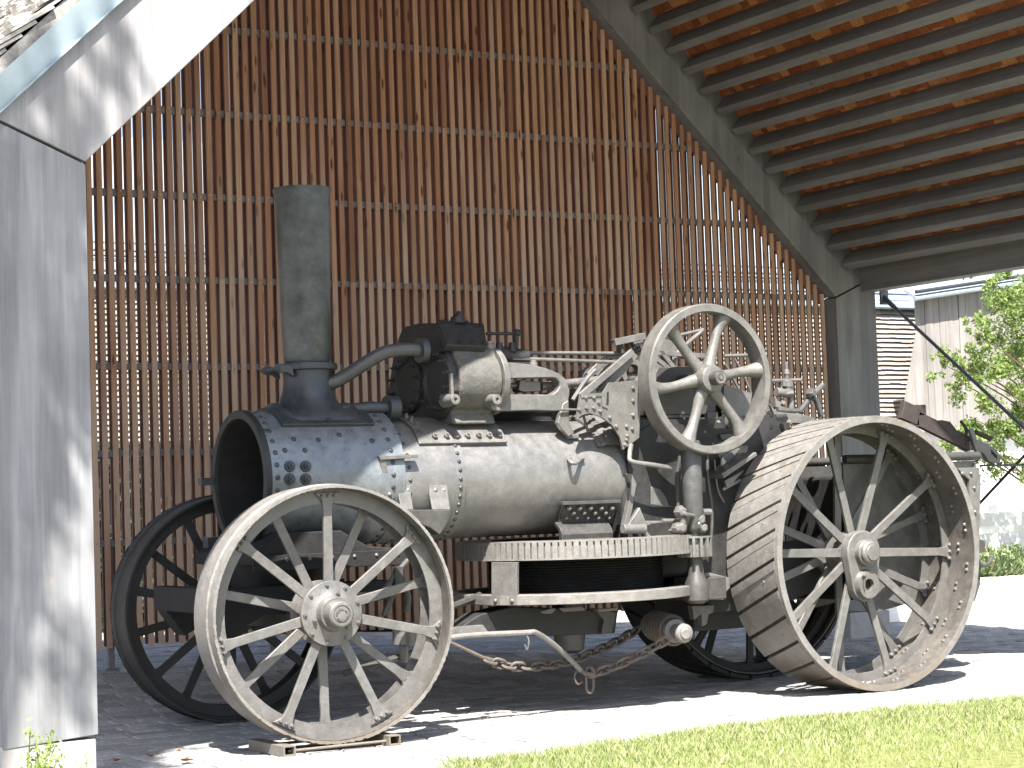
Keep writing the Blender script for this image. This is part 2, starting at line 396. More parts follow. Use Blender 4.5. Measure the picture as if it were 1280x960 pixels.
# lawn
lw = MB(); nx = 60; vs = []
for i in range(nx+1):
    x = -4.6+(16+4.6)*i/nx; y1 = lawn_y(x)
    for j in range(5): vs.append((x, -6+(y1+6)*j/4, .006+(.014 if j < 4 else -.02)))
lw.add(vs, [(i*5+j, (i+1)*5+j, (i+1)*5+j+1, i*5+j+1) for i in range(nx) for j in range(4)])
part('lawn_ground', lw, M_SOIL, None, kind='structure')
gm = MB(); rg = random.Random(3); k = 0
while k < 52000:
    x = rg.uniform(-4.7, 5.2); y1 = lawn_y(x); wob = .035*math.sin(x*7.1)+.03*math.sin(x*17.3+1)+.02*math.sin(x*41); y = y1-.05+wob+rg.uniform(-1, .07) * rg.random()**.6*2.6
    if y > y1+wob-.05 and rg.random() < .72: continue
    if math.sin(x*9.7+y*4)*math.sin(y*11-x*3) > .78 and rg.random() < .7: continue
    if not seen(x, y, 0, 45): 
        k += .05; continue
    k += 1; h = rg.uniform(.022, .055)*(1.3 if rg.random() < .06 else 1); a = rg.uniform(0, 2*PI); w = rg.uniform(.0025, .005)
    h *= .75+.5*abs(math.sin(x*5.3+y*7.7)); l = rg.uniform(0, .8)*h; a2 = rg.uniform(0, 2*PI); dx, dy = math.cos(a)*w, math.sin(a)*w; lx, ly = math.cos(a2)*l, math.sin(a2)*l
    gm.add([(x-dx, y-dy, 0), (x+dx, y+dy, 0), (x+lx*.5+dx*.6, y+ly*.5+dy*.6, h*.65), (x+lx, y+ly, h)], [(0, 1, 2), (0, 2, 3)])
tag(part('grass', gm, M_GRASS, None, kind='stuff', smooth=0), 'short sunlit lawn grass along the paving edge', 'grass')

#@@SHED
# ------------------------------------------------------------------ shed
YN, YB = -1.17, 3.85
XL, XR, ZC, SL = -6.36, 2.83, 3.316, .968
XM = (XL+XR)/2; ZA = ZC+(XM-XL)*SL; W = .5
ang = math.atan(SL); ca, sa = math.cos(ang), math.sin(ang)
shed = root('open_timber_shed', (XM, 1.34, 0), 'open grey timber shed with a slatted larch gable sheltering the traction engine', 'shed')
def slope_pt(side, s_, n, Y):          # s_ along the inner rafter line from the corner, n outwards
    if side < 0: return Vector((XL+s_*ca-n*sa, Y, ZC+s_*sa+n*ca))
    return Vector((XR-s_*ca+n*sa, Y, ZC+s_*sa+n*ca))
LS = (XM-XL)/ca
zo = ZC+W*math.tan((PI/2-ang)/2)
def gable_frame(Y, t, mp, mr, pairs=True):
    for side in (-1, 1):
        X = XL if side < 0 else XR; Xo = X+side*W
        g0 = .35 if Y < 0 else .3
        part('post', MB().prism([(X, Y, g0), (X, Y, ZC-.008), (Xo, Y, zo-.008), (Xo, Y, g0-(.035 if side < 0 else 0))], (0, t, 0)), mp, shed, .006)
        m = MB(); n1 = W
        top_in = slope_pt(side, LS, 0, Y); top_in.x = XM+side*.0015
        ridge_out = Vector((XM+side*.0015, Y, ZA+W/ca))
        part('rafter', m.prism([slope_pt(side, 0, 0, Y)+Vector((0, 0, .008)), top_in, ridge_out, (Xo, Y, zo+.008)], (0, t, 0)), mr, shed, .006)
        fm = MB(); Xc = X+side*.01; Xf = Xo-side*.01
        fm.box(((Xc+Xf)/2+side*.01, Y+t/2, (g0-.02-.3)/2-.0), (W+.0, t-.01, g0-.02+.3))
        part('concrete_base', fm, M_CONC, shed, .01)
gable_frame(YN, .2, M_POST, M_RAFTER)
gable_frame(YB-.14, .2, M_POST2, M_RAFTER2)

# purlins
NB = .262
purl_me = MB().box((0, 0, 0), (.075, YB-.14-YN-.2, .20)).mesh('purlin', 0)
R_r = ang
base_s = None
x0, z0 = .883, 5.533                  # lower inner corner of one purlin as seen
ks = range(-11, 13)
for side in (-1, 1):
    for kk in ks:
        cx = x0+.1815*kk; s_ = (XR-cx)/ca+ (W*sa)/ca
        s_ = (XR+NB*sa-cx)/ca
        if s_ > LS+.15 or s_ < .1: continue
        p = slope_pt(side, s_-.036, NB+.10, (YN+YB)/2-.02)
        put('purlin', purl_me, M_PURLIN, shed, p-WL[shed.name], (0, side*ang, 0))
for side in (-1, 1):
    X = XR+.42 if side > 0 else XL-.42
    part('eaves_beam', MB().box((X, (YN+.201+YB+.3)/2, 3.505), (.20, YB+.3-YN-.201, .25)), M_PURLIN, shed, .006)

# shingles seen from below between the purlins and the covering above
deck_n = NB+.215
sing = []; alls = []
for i in range(0, 56):
    s_ = -.02+i*.125
    if s_ > LS+.25: break
    y = YN+.02+(i % 2)*.06
    while y < YB+.35:
        w = random.choice((.08, .1, .12, .14, .16)); alls.append((s_, y, w)); y += w+.004
def sh_frame(side, s_, n, y, dz=0):
    return slope_pt(side, s_, n, y)
def in_shingle(m, s_, y, w, o=(0, 0, 0)):
    t = .014; j = random.uniform(-.012, .012); k = random.uniform(0, .006)
    a = [slope_pt(1, s_+j, deck_n-.028-k, y), slope_pt(1, s_+j, deck_n-.028-k, y+w), slope_pt(1, s_+.17, deck_n-.002-k*.3, y+w), slope_pt(1, s_+.17, deck_n-.002-k*.3, y)]
    nrm = Vector((sa, 0, ca))
    m.prism([p-Vector(o) for p in a], nrm*t)
def shkey(q):
    p = slope_pt(1, q[0], deck_n, q[1]); u = px(p)
    if not (600 < u[0] < 1300 and -20 < u[1] < 400): return 1e9
    return (p-CAM).length
order = sorted(alls, key=shkey); top = set(map(id, order[:290]))
m = MB()
for q in alls:
    if id(q) not in top: in_shingle(m, *q)
part('ceiling_shingles', m, M_SHING_IN, shed, kind='stuff', smooth=0)
for q in alls:
    if id(q) in top:
        o_ = slope_pt(1, q[0], deck_n, q[1]); m = MB(); in_shingle(m, *q, o=o_)
        put('ceiling_shingle', m.mesh('ceiling_shingle', 0), M_SHING_IN, shed, o_-WL[shed.name])
for side in (-1, 1):
    for d_, y0_, y1_, th_ in ((deck_n+.004, YN+.201, YB-.141, .03), (W+.12, YN+.0, YB+.42, .085)):
        a = slope_pt(side, -.02 if d_ < .5 else -.14, d_, y0_); b = Vector((XM, y0_, ZA+d_/ca))
        m = m if d_ > .5 else MB()
        m.prism([a, b, b+Vector((0, 0, th_)), a+Vector((0, 0, th_))], (0, y1_-y0_, 0))
    part('roof_deck', m, M_SHING_OUT, shed, smooth=0)
# outer shingles: stacked courses at the left verge (the part in view), the rest of both slopes joined
def out_sh(m, side, s_, y, w, lift, o=(0, 0, 0)):
    n0 = W+.17; t = random.uniform(.014, .022); j = random.uniform(-.015, .015)
    a = [slope_pt(side, s_+j, n0+.055+lift, y), slope_pt(side, s_+j, n0+.055+lift, y+w), slope_pt(side, s_+.26, n0+.015, y+w), slope_pt(side, s_+.26, n0+.015, y)]
    m.prism([p-Vector(o) for p in a], Vector((side*sa, 0, ca))*t)
cand = []
for i in range(0, 64):
    s_ = -.16+i*.115
    if s_ > LS+.3: break
    y = YN-.01+random.uniform(-.02, .02)
    while y < YB+.4:
        w = random.uniform(.07, .14); cand.append((s_, y, w, random.uniform(-.008, .02))); y += w+.003
def k2(q):
    p = slope_pt(-1, q[0], W+.22, q[1]); u = px(p); 
    return (p-CAM).length if (-40 < u[0] < 200 and -40 < u[1] < 130) else 1e9
od = sorted(cand, key=k2); tp = set(id(q) for q in od[:280] if k2(q) < 1e8)
for side in (-1, 1):
    m = MB()
    for q in cand:
        if side < 0 and id(q) in tp: continue
        out_sh(m, side, *q)
    part('roof_shingles', m, M_SHING_OUT, shed, kind='stuff', smooth=0)
for q in cand:
    if id(q) in tp:
        o_ = slope_pt(-1, q[0], W+.22, q[1]); m = MB(); out_sh(m, -1, *q, o=o_)
        put('roof_shingle', m.mesh('roof_shingle', 0), M_SHING_OUT, shed, o_-WL[shed.name])
# verge flashing along the front and back gable
for Y, dy in ((YN-.012, -1), (YB+.31, 1)):
    for side in (-1, 1):
        m = MB(); e = -.2
        a0 = slope_pt(side, e, W-.01, Y); a1 = Vector((XM, Y, ZA+(W-.01)/ca))
        b0 = slope_pt(side, e, W+.125, Y+dy*.04); b1 = Vector((XM, Y+dy*.04, ZA+(W+.125)/ca))
        m.add([a0, a1, b1, b0], [(0, 1, 2, 3)]); th = Vector((0, -dy*.008, 0))
        m = MB(); m.prism([a0, a1, b1, b0], th)
        m.prism([a0+Vector((0, dy*.03, -.012)), a1+Vector((0, dy*.03, -.012)), a1, a0], Vector((0, -dy*.02, 0)))
        part('verge_flashing', m, M_ZINC, shed)

# slatted gable: front layer, rails, backing layer
PITCH = .0845; SW = .042
def gable_top(x): return ZC+SL*min(x-XL, XR-x)-.012
ZB = .432
rail_z = [1.245, 1.945, 2.63, 3.33, 4.01, 4.70, 5.40, 6.09, 6.78, 7.40]
slat_me = {}
def slat(name, x, y, z0, z1, mat, w=SW, t=.02):
    w = round(w, 3); key = (name, w)
    if key not in slat_me: slat_me[key] = MB().box((0, 0, .5), (w, t, 1)).mesh(name, 0)
    o = put(name, slat_me[key], mat, shed, Vector((x, y, z0))-WL[shed.name]); o.scale = (1, 1, z1-z0); return o
sm_ = MB(); nfl = 0
i = 0; x = XR-.06
xs = []
while x > XL+.03: xs.append(x); x -= PITCH
for i, x in enumerate(xs):
    jx = random.uniform(-.0018, .0018); zt = gable_top(x)-random.uniform(-.02, .012)
    cuts = [ZB+random.uniform(-.008, .012)]
    if i % 2 == 0 or x > .2: cuts.append(3.345 if zt > 3.9 else None)
    elif zt > 5.2 and i % 4 == 1: cuts.append(4.715)
    cuts = [c_ for c_ in cuts if c_]+[zt]
    for a, b in zip(cuts, cuts[1:]):
        if b-a > .1: slat('slat', x+jx+random.uniform(-.0015, .0015), YB, a+.001, b-.001, M_SLAT)
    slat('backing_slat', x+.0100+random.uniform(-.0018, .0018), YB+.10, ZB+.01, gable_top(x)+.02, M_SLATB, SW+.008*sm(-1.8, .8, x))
    for zr in rail_z:
        if zr < zt-.05 and random.random() < .75: sm_.dome((x+random.uniform(-.006, .006), YB-.016, zr+random.uniform(-.012, .012)), (0, -1, 0), .0055)
part('screw_heads', sm_, M_SCREW, shed, kind='stuff')
for zr in rail_z:
    hw = (ZA-zr)/SL if zr > ZC else (XR-XL)/2
    a = max(XL+.005, XM-hw+.03); b = min(XR-.005, XM+hw-.03)
    if b-a > .3: part('slat_rail', MB().box(((a+b)/2, YB+.05, zr), (b-a, .074, .052)), M_GALV, shed)
for x in (-5.8, -4.47, -3.1, -1.7, -.3, 1.1, 2.4):
    m = MB().box((x, YB+.06, (gz(x, YB)-.05+ZB+.85)/2), (.05, .05, ZB+.85-gz(x, YB)+.05)); m.box((x, YB+.06, gz(x, YB)+.004), (.12, .12, .012))
    part('support_foot', m, M_GALV, shed)
for side in (-1, 1):
    a, b = slope_pt(side, .02, -.09, YB+.012), slope_pt(side, LS-.05, -.09, YB+.012)
    part('gap_closing_batten', MB().prism([a, b, slope_pt(side, LS-.05, .02, YB+.012), slope_pt(side, .02, .02, YB+.012)], (0, .03, 0)), M_SLATB, shed)  # added dark strip that shuts out daylight above the slat tops
# gutter, downpipe, tie rods at the right
gm_ = MB(); gx = XR+.62; gm_.lathe((gx, YN-.1, 3.47), (0, 1, 0), [(0, .065), (YB+.45-YN, .065), (YB+.45-YN, .06), (0, .06)], 20, closed=True, a0=PI*.0, a1=PI)
part('gutter', gm_, M_ZINC, shed)
dp = [Vector((gx, YB+.08, 3.40)), Vector((gx-.01, YB+.07, 3.33)), Vector((gx-.12, YB+.02, 3.24)), Vector((gx-.145, YB, 3.15)), Vector((gx-.145, YB, .1))]
d_ = part('downpipe', MB().tube(dp, .036, 14), M_PIPE, shed)
for zz in (3.05, 1.6): part('pipe_clip', MB().lathe((gx-.145, YB, zz), (0, 0, 1), [(0, .043), (.03, .043)], 14), M_GALV, shed)
B0 = Vector((3.46, YB-.12, 3.33)); dirr = (atx(1280, 535, 3.46)-B0); B1 = B0+dirr*2.05
part('tie_rod', MB().tube([B0, B1], .017, 10).cyl(B0, B0+dirr.normalized()*.22, .028, .022, 12).box(B0, (.10, .02, .14)), M_RODM, shed, label='dark steel diagonal tie rod running down from the back right post')
c0 = atx(1205, 650, 3.4); c1 = atx(1280, 570, 3.4); dd = (c1-c0)
part('tie_rod', MB().tube([c0-dd*.4, c0+dd*2.2], .014, 10), M_RUST, shed, label='reddish steel tie rod rising towards the front')

#@@ENGINE
# ------------------------------------------------------------------ ploughing engine
YC = 1.0175
eng = root('steam_ploughing_engine', (-2.2, YC, 0), 'old grey iron steam ploughing engine with spoked wheels under the open shed', 'steam engine')

def arc_plate(m, R, t, a0, a1, b0, b1, y0, y1, nseg=5):    # curved plate on a wheel (axis Y), skewed between y0 and y1
    vs = []; ny = 3
    for j in range(ny+1):
        f = j/ny; y = y0+(y1-y0)*f; A0 = a0+(b0-a0)*f; A1 = a1+(b1-a1)*f
        for i in range(nseg+1):
            a = A0+(A1-A0)*i/nseg
            for r in (R, R+t): vs.append((r*math.cos(a), y, r*math.sin(a)))
    n = nseg+1
    def id_(j, i, k): return (j*n+i)*2+k
    fs = []
    for j in range(ny):
        for i in range(nseg):
            fs.append((id_(j, i, 1), id_(j, i+1, 1), id_(j+1, i+1, 1), id_(j+1, i, 1)))
        fs.append((id_(j, 0, 0), id_(j, 0, 1), id_(j+1, 0, 1), id_(j+1, 0, 0)))
        fs.append((id_(j, nseg, 0), id_(j+1, nseg, 0), id_(j+1, nseg, 1), id_(j, nseg, 1)))
    for i in range(nseg):
        fs.append((id_(0, i, 0), id_(0, i+1, 0), id_(0, i+1, 1), id_(0, i, 1)))
        fs.append((id_(ny, i, 0), id_(ny, i, 1), id_(ny, i+1, 1), id_(ny, i+1, 0)))
    m.add(vs, fs)
def spoke(m, a, r0_, r1_, y0, y1, w, t, foot=.17, flare=.05):
    ca_, sa_ = math.cos(a), math.sin(a); rad = Vector((ca_, 0, sa_)); tan = Vector((-sa_, 0, ca_)); ax = Vector((0, 1, 0))
    secs = [(r0_, w*.5), (r1_-flare*1.6, w*.46), (r1_-flare*.7, w*.62), (r1_-.005, foot*.5)]
    vs = []
    for r, hw in secs:
        f = (r-r0_)/(r1_-r0_); y = y0+(y1-y0)*f
        for i, j in ((-1, -1), (1, -1), (1, 1), (-1, 1)): vs.append(rad*r+tan*(i*hw)+ax*(y+j*t/2))
    fs = [(0, 1, 2, 3), (12, 15, 14, 13)]
    for k in range(3): fs += [(k*4+i, k*4+(i+1) % 4, k*4+4+(i+1) % 4, k*4+4+i) for i in range(4)]
    m.add(vs, fs)

def rear_wheel(loc, yaw, mirror, M_IRON_LIGHT, M_TREAD):
    # wheel coordinates: axis Y, outer face at y=0, tread to y=.548 (mirrored for the far side)
    s_ = -1 if mirror else 1; Wd = .548
    def fl(m):
        if mirror: m.v = [(x, -y, z) for x, y, z in m.v]
        return m
    rim = MB().lathe((0, 0, 0), (0, s_, 0), [(0, .95), (0, .962), (Wd, .962), (Wd, .95)], 96, closed=True)
    wh = put('rear_wheel', rim.mesh('rear_wheel'), M_RIMIN, eng, Vector(loc)-WL[eng.name], (0, 0, yaw)); WL[wh.name] = Vector((0, 0, 0))
    def sub(name, m, mat, bevel=0, kind=None, smooth=.6): return put(name, m.mesh(name, smooth), mat, wh, (0, 0, 0), None, bevel, kind)
    # ring angles that carry the spokes
    for y in (.26, .47):
        sub('ring_angle', MB().lathe((0, 0, 0), (0, s_, 0), [(y, .885), (y, .955), (y+.045, .955), (y+.045, .945), (y+.013, .94), (y+.013, .885)], 80, closed=True), M_IRON_LIGHT)
    # diagonal tread strakes
    n = 30; st = 2*PI/n; sk = math.radians(12)
    for i in range(n):
        a = i*st; m = MB(); g_ = math.radians(.75)
        arc_plate(m, .972, .028+random.uniform(-.002, .003), a+g_, a+st-g_, a+sk+g_, a+sk+st-g_, .028, Wd+.004)
        arc_plate(m, .995, .010, a+g_*1.2, a+st*.36, a+sk+g_*1.2, a+sk+st*.36, .034, Wd)
        m.dome((1.0*math.cos(a+st*.5+.06), .17, 1.0*math.sin(a+st*.5+.06)), (math.cos(a+.1), 0, math.sin(a+.1)), .010, .004)
        sub('tread_plate', fl(m), M_TREAD, smooth=.5)
    sub('rim_edge', MB().lathe((0, 0, 0), (0, s_, 0), [(-.004, .952), (-.004, 1.0), (.03, 1.0), (.03, .952)], 96, closed=True), M_TREAD)
    # spokes: ten to the outer ring, ten to the inner
    for i in range(10):
        a = math.radians(-2+36*i); m = MB(); spoke(m, a, .10, .95, .275, .245, .066, .026, .14, .07); sub('spoke', fl(m), M_IRON_LIGHT, .004)
    for i in range(10):
        a = math.radians(16+36*i); m = MB(); spoke(m, a, .10, .95, .47, .455, .064, .026, .14, .07); sub('spoke', fl(m), M_IRON_LIGHT, .004)
    rv = MB()
    for i in range(10):
        a = math.radians(-2+36*i)
        for k in (-1, 0, 1):
            b = a+k*.055; rv.dome((.925*math.cos(b), .231, .925*math.sin(b)), (0, -1, 0), .017, .018)
        a = math.radians(16+36*i)
        for k in (-1, 0, 1):
            b = a+k*.055; rv.dome((.925*math.cos(b), .441, .925*math.sin(b)), (0, -1, 0), .017, .018)
    for i in range(40):
        a = 2*PI*i/40
        for y in ((.07,) if i % 2 else (.16, .38)):
            for d2 in (-.024, .024): rv.dome((.95*math.cos(a+d2), y, .95*math.sin(a+d2)), (-math.cos(a), 0, -math.sin(a)), .017, .016)
    sub('rivets', fl(rv), M_IRON_LIGHT, kind='stuff')
    # hub with driving plate
    hb = MB().lathe((0, s_*.295, 0), (0, s_, 0), [(-.20, 0), (-.20, .072), (-.185, .085), (-.165, .085), (-.16, .098), (-.05, .10), (-.045, .16), (.045, .168), (.06, .15), (.20, .14), (.22, .17), (.26, .17), (.265, .12), (.30, .12), (.30, 0)], 40)
    sub('hub', hb, M_IRON_LIGHT, .004)
    cp = MB().lathe((0, s_*.295, 0), (0, s_, 0), [(-.212, 0), (-.212, .055), (-.198, .062), (-.198, 0)], 28); sub('hub_cap', cp, M_IRON_LIGHT)
    m = MB(); poly = []
    for k in range(13): a = math.radians(0+180*k/12); poly.append((.165*math.cos(a), .18, .165*math.sin(a)))
    for k in range(13): a = math.radians(180+180*k/12); poly.append((.125*math.cos(a), .18, -.235+.125*math.sin(a)))
    m.prism(poly, (0, .075, 0)); sub('driving_plate', fl(m), M_IRON_LIGHT, .012)
    m = MB().lathe((0, s_*.295, -.235), (0, s_, 0), [(-.155, .045), (-.155, .10), (-.11, .115), (-.11, .045)], 24, closed=True); sub('driving_pin_boss', m, M_IRON_LIGHT)
    m = MB().lathe((0, s_*.295, -.235), (0, s_, 0), [(-.14, .046), (-.117, .046), (-.117, 0)], 20); sub('pin_hole', m, M_SOOT_SHADE)
    m = MB().cyl((-.06, .13, -.17), (-.06, .13, -.26), .007, .007, 8); m.dome((-.06, .125, -.165), (0, -1, 0), .018); sub('split_pin', fl(m), M_CHAIN)
    return wh
rear_wheel((0, 0, 1.0), .0389, False, M_IRON_LIGHT, M_TREAD)
rear_wheel((0.0, 2*YC, 1.0), 0, True, M_DARK_SHADE, M_DARK_SHADE)  # far wheel darkened to carry the shed's shade in its colour
part('rear_axle', MB().cyl((0, .35, 1), (0, 1.7, 1), .075, .075, 24), M_IRON, eng)

def front_wheel(loc, yaw, mirror, M_IRON_LIGHT, M_TREAD):
    s_ = -1 if mirror else 1; Wd = .3715; R = .7835
    def fl(m):
        if mirror: m.v = [(x, -y, z) for x, y, z in m.v]
        return m
    rim = MB().lathe((0, 0, 0), (0, s_, 0), [(0, R-.014), (0, R), (.10, R), (.105, R+.012), (.125, R+.012), (.13, R), (Wd, R), (Wd, R-.014), (.02, R-.014)], 96, closed=True)
    # worn, chewed outer edge
    rng = random.Random(5)
    wh = put('front_wheel', rim.mesh('front_wheel'), M_TREAD, eng, Vector(loc)-WL[eng.name], (0, 0, yaw)); WL[wh.name] = Vector((0, 0, 0))
    def sub(name, m, mat, bevel=0, kind=None, smooth=.6): return put(name, m.mesh(name, smooth), mat, wh, (0, 0, 0), None, bevel, kind)
    sub('rim_shade_skin', MB().lathe((0, 0, 0), (0, s_, 0), [(.008, R-.017), (Wd-.01, R-.017), (Wd-.01, R-.021), (.008, R-.021)], 96, closed=True), M_RIMIN if not mirror else M_DARK_SHADE)  # thin skin whose darker colour stands for shade inside the rim
    for y in (.115, .255):
        sub('ring_angle', MB().lathe((0, 0, 0), (0, s_, 0), [(y, .675), (y, R-.02), (y+.04, R-.02), (y+.04, R-.03), (y+.012, R-.035), (y+.012, .675)], 80, closed=True), M_IRON_LIGHT)
    m = MB(); n = 340
    vs = []
    for i in range(n):
        a = 2*PI*i/n; q = (rng.random()**3)*.008 if 150 < i < 320 else (rng.random()**6)*.005
        for yy, rr in ((-.006, R-.016+q*.5), (-.006, R+.004-q), (.012, R+.004-q), (.012, R-.016+q*.5)): vs.append((rr*math.cos(a), yy, rr*math.sin(a)))
    m.add(vs, [(i*4+k, ((i+1) % n)*4+k, ((i+1) % n)*4+(k+1) % 4, i*4+(k+1) % 4) for i in range(n) for k in range(4)])
    sub('rim_edge', fl(m), M_TREAD)
    rv = MB()
    for i in range(7):
        a = math.radians(90+360/7*i); m = MB(); spoke(m, a, .17, .745, .125, .102, .062, .024, .165, .07); sub('spoke', fl(m), M_IRON_LIGHT, .004)
        for k in (-1, 0, 1):
            b = a+k*.055; rv.dome((.72*math.cos(b), .088, .72*math.sin(b)), (0, -1, 0), .014, .018)
        a += PI/7; m = MB(); spoke(m, a, .17, .745, .262, .242, .062, .024, .165, .07); sub('spoke', fl(m), M_IRON_LIGHT, .004)
        for k in (-1, 0, 1):
            b = a+k*.055; rv.dome((.72*math.cos(b), .228, .72*math.sin(b)), (0, -1, 0), .014, .018)
    sub('rivets', fl(rv), M_IRON_LIGHT, kind='stuff')
    sub('hub', MB().lathe((0, s_*.155, 0), (0, s_, 0), [(-.15, .076), (-.15, .10), (-.10, .112), (-.085, .145), (-.078, .2), (-.05, .2), (-.045, .12), (.09, .12), (.10, .2), (.125, .2), (.13, .11), (.3, .11), (.3, 0)], 48), M_IRON_LIGHT, .003)
    sub('hub_cap', MB().lathe((0, s_*.155, 0), (0, s_, 0), [(-.245, 0), (-.245, .048), (-.24, .052), (-.248, .056), (-.246, .07), (-.235, .08), (-.15, .084), (-.15, 0)], 36), M_IRON_LIGHT)
    m = MB()
    for i in range(22):
        if i in (4, 12): continue
        a = 2*PI*i/22; m.bar((.030*math.cos(a), -.094, .030*math.sin(a)), (.041*math.cos(a), -.094, .041*math.sin(a)), .005 if i % 3 else .008, .006)
    sub('cast_lettering', fl(m), M_IRON_LIGHT)
    m = MB()
    for i in range(9):
        a = math.radians(20+40*i); m.hexn((.178*math.cos(a), .077, .178*math.sin(a)), (0, -1, 0), .014, .012)
    for i in range(3):
        a = math.radians(75+120*i); m.hexn((.128*math.cos(a), .055, .128*math.sin(a)), (0, -1, 0), .013, .012)
    sub('hub_bolts', fl(m), M_IRON_LIGHT, kind='stuff')
    return wh
XF = -4.381; st_ = -.0763
def steered(dy):                      # a point of the front axle, turned about the king pin
    return Vector((XF+(-math.sin(st_))*(dy), YC+math.cos(st_)*dy, 0))
hf = 1.129
front_wheel(steered(-hf)+Vector((0, 0, .8235)), st_, False, M_IRON_LIGHT, M_TREAD)
front_wheel(steered(hf)+Vector((0, 0, .7935)), st_, True, M_DARK_SHADE, M_DARK_SHADE)  # far wheel's shade put into its darker iron
a = steered(-.85)+Vector((0, 0, .815)); b = steered(.85)+Vector((0, 0, .80))
part('front_axle', MB().bar(a, b, .12, .10, (0, 0, 1)).cyl(steered(-1.1)+Vector((0, 0, .822)), a, .055, .055, 16).cyl(b, steered(1.1)+Vector((0, 0, .795)), .055, .055, 16), M_DARK_SHADE, eng, .008)

# boiler, smokebox, chimney
ZS = 1.672
XSB, XSE = -4.60, -3.60
part('smokebox_ring', MB().lathe((XSB, YC, ZS), (1, 0, 0), [(.03, .40), (-.004, .402), (-.006, .45), (.0, .457), (.035, .457), (.04, .446)], 80), M_DARK_SHADE, eng)
part('smokebox', MB().lathe((XSB, YC, ZS), (1, 0, 0), [(.01, .41), (.01, .448), (XSE-XSB, .448), (XSE-XSB+.005, .40), (XSE-XSB, .0)], 72).lathe((XSB, YC, ZS), (1, 0, 0), [(0, .41), (.93, .405), (.93, 0)], 64), M_SMOKEBOX, eng)
m = MB().lathe((XSB+.02, YC, ZS), (1, 0, 0), [(0, .40), (.80, .40), (.80, 0)], 48)
sl = part('smokebox_lining', m, M_SOOT_SHADE, eng)
m = MB()
for j in range(-4, 5):
    for k in range(-4, 4):
        yy, zz = j*.075+(k % 2)*.037, k*.068
        if yy*yy+zz*zz < .3**2: m.lathe((XSB+.79, YC+yy, ZS+zz), (1, 0, 0), [(-.03, .016), (-.03, .024), (.03, .024)], 8)
part('fire_tubes', m, M_SOOT_SHADE, eng, kind='stuff')
part('boiler_barrel', MB().lathe((XSE-.06, YC, 1.632), (1, 0, 0), [(0, .40), (0, .418), (.52, .418), (.525, .407), (1.86, .407), (1.88, .38), (1.88, 0)], 80), M_BOILER, eng)
part('boiler_band', MB().lathe((-3.20, YC, 1.632), (1, 0, 0), [(0, .405), (0, .42), (.075, .42), (.075, .405)], 80), M_BOILER, eng)
rv = MB()
for X, n_, r_, rr, z_ in ((XSB+.075, 34, .448, .019, ZS), (XSE-.09, 34, .448, .019, ZS), (-3.60+.05, 30, .418, .016, 1.632), (-3.165, 44, .42, .017, 1.632)):
    for i in range(n_):
        a = 2*PI*i/n_; rv.dome((X, YC+r_*math.cos(a), z_+r_*math.sin(a)), (0, math.cos(a), math.sin(a)), rr, .011)
for X in (-4.28, -4.12): 
    for zz in (1.93, 1.865): pass
def cpt(x, y, r=.448, z=ZS):            # the point of the boiler shell behind a photo pixel
    v = ray(x, y); a_ = v.y**2+v.z**2; wy, wz = CAM.y-YC, CAM.z-z; b_ = wy*v.y+wz*v.z; c_ = wy*wy+wz*wz-r*r
    D = max(b_*b_-a_*c_, 0); return CAM+v*((-b_-math.sqrt(D))/a_)
for q in ((356, 563), (381, 563), (398, 550), (424, 544), (465, 551), (367, 549)): 
    p = cpt(*q); rv.dome(p, (0, p.y-YC, p.z-ZS), .020)
part('shell_rivets', rv, M_BLACK, eng, kind='stuff')
for q in ((362, 583), (382, 583), (362, 599), (382, 599)):
    p = cpt(*q); n_ = Vector((0, p.y-YC, p.z-ZS)).normalized(); m = MB().cyl(p-n_*.01, p+n_*.014, .040, .036, 16); m.hexn(p+n_*.014, n_, .024, .022)
    part('tube_plug', m, M_BLACK, eng)
m = MB()
p = Vector((XSB+.03, YC-.31, ZS+.29)); m.cyl(p-Vector((.03, 0, 0)), p+Vector((.05, 0, 0)), .030, .03, 12); m.box((XSB-.04, YC+.44, ZS), (.11, .06, .05)); m.box((XSB-.01, YC+.43, ZS-.42), (.12, .09, .09))
part('door_lug', m, M_BLACK, eng)
# chimney: straight conical stack on a flared base
CX = -4.085
part('chimney', MB().lathe((CX, YC, 0), (0, 0, 1), [(2.43, .145), (2.46, .160), (3.58, .189), (3.60, .196), (3.62, .197), (3.622, .182), (3.3, .17), (2.44, .14)], 56), iron('stack_paint', (.010, .012, .013), (.125, .136, .138), (.085, .08, .07), .42, .45, .7, .12, .55), eng)
prof = [(2.435, .135), (2.435, .20), (2.412, .205), (2.395, .20), (2.388, .165), (2.33, .162), (2.25, .172), (2.18, .20), (2.13, .24)]
m = MB(); n_ = 56; vs = []
for i in range(n_):
    a = 2*PI*i/n_
    for z_, r_ in prof: vs.append((CX+r_*math.cos(a), YC+r_*math.sin(a), z_))
    # flares into a four-cornered saddle that follows the smokebox
    cx_, sx_ = math.cos(a), math.sin(a); k_ = 1/max(abs(cx_), abs(sx_)); k_ = min(k_, 1.22)
    for f_, lift in ((.262, .055), (.285, .034), (.29, .026), (.29, -.03)):
        X = f_*k_*cx_*1.0; Yq = f_*k_*sx_*1.02; vs.append((CX+X, YC+Yq, ZS+math.sqrt(max(.449**2-Yq*Yq, 0))+lift))
K_ = len(prof)+4
m.add(vs, [(i*K_+q, ((i+1) % n_)*K_+q, ((i+1) % n_)*K_+q+1, i*K_+q+1) for i in range(n_) for q in range(K_-1)])
part('chimney_base', m, M_BLACK, eng, smooth=.9)
m = MB(); vs = []
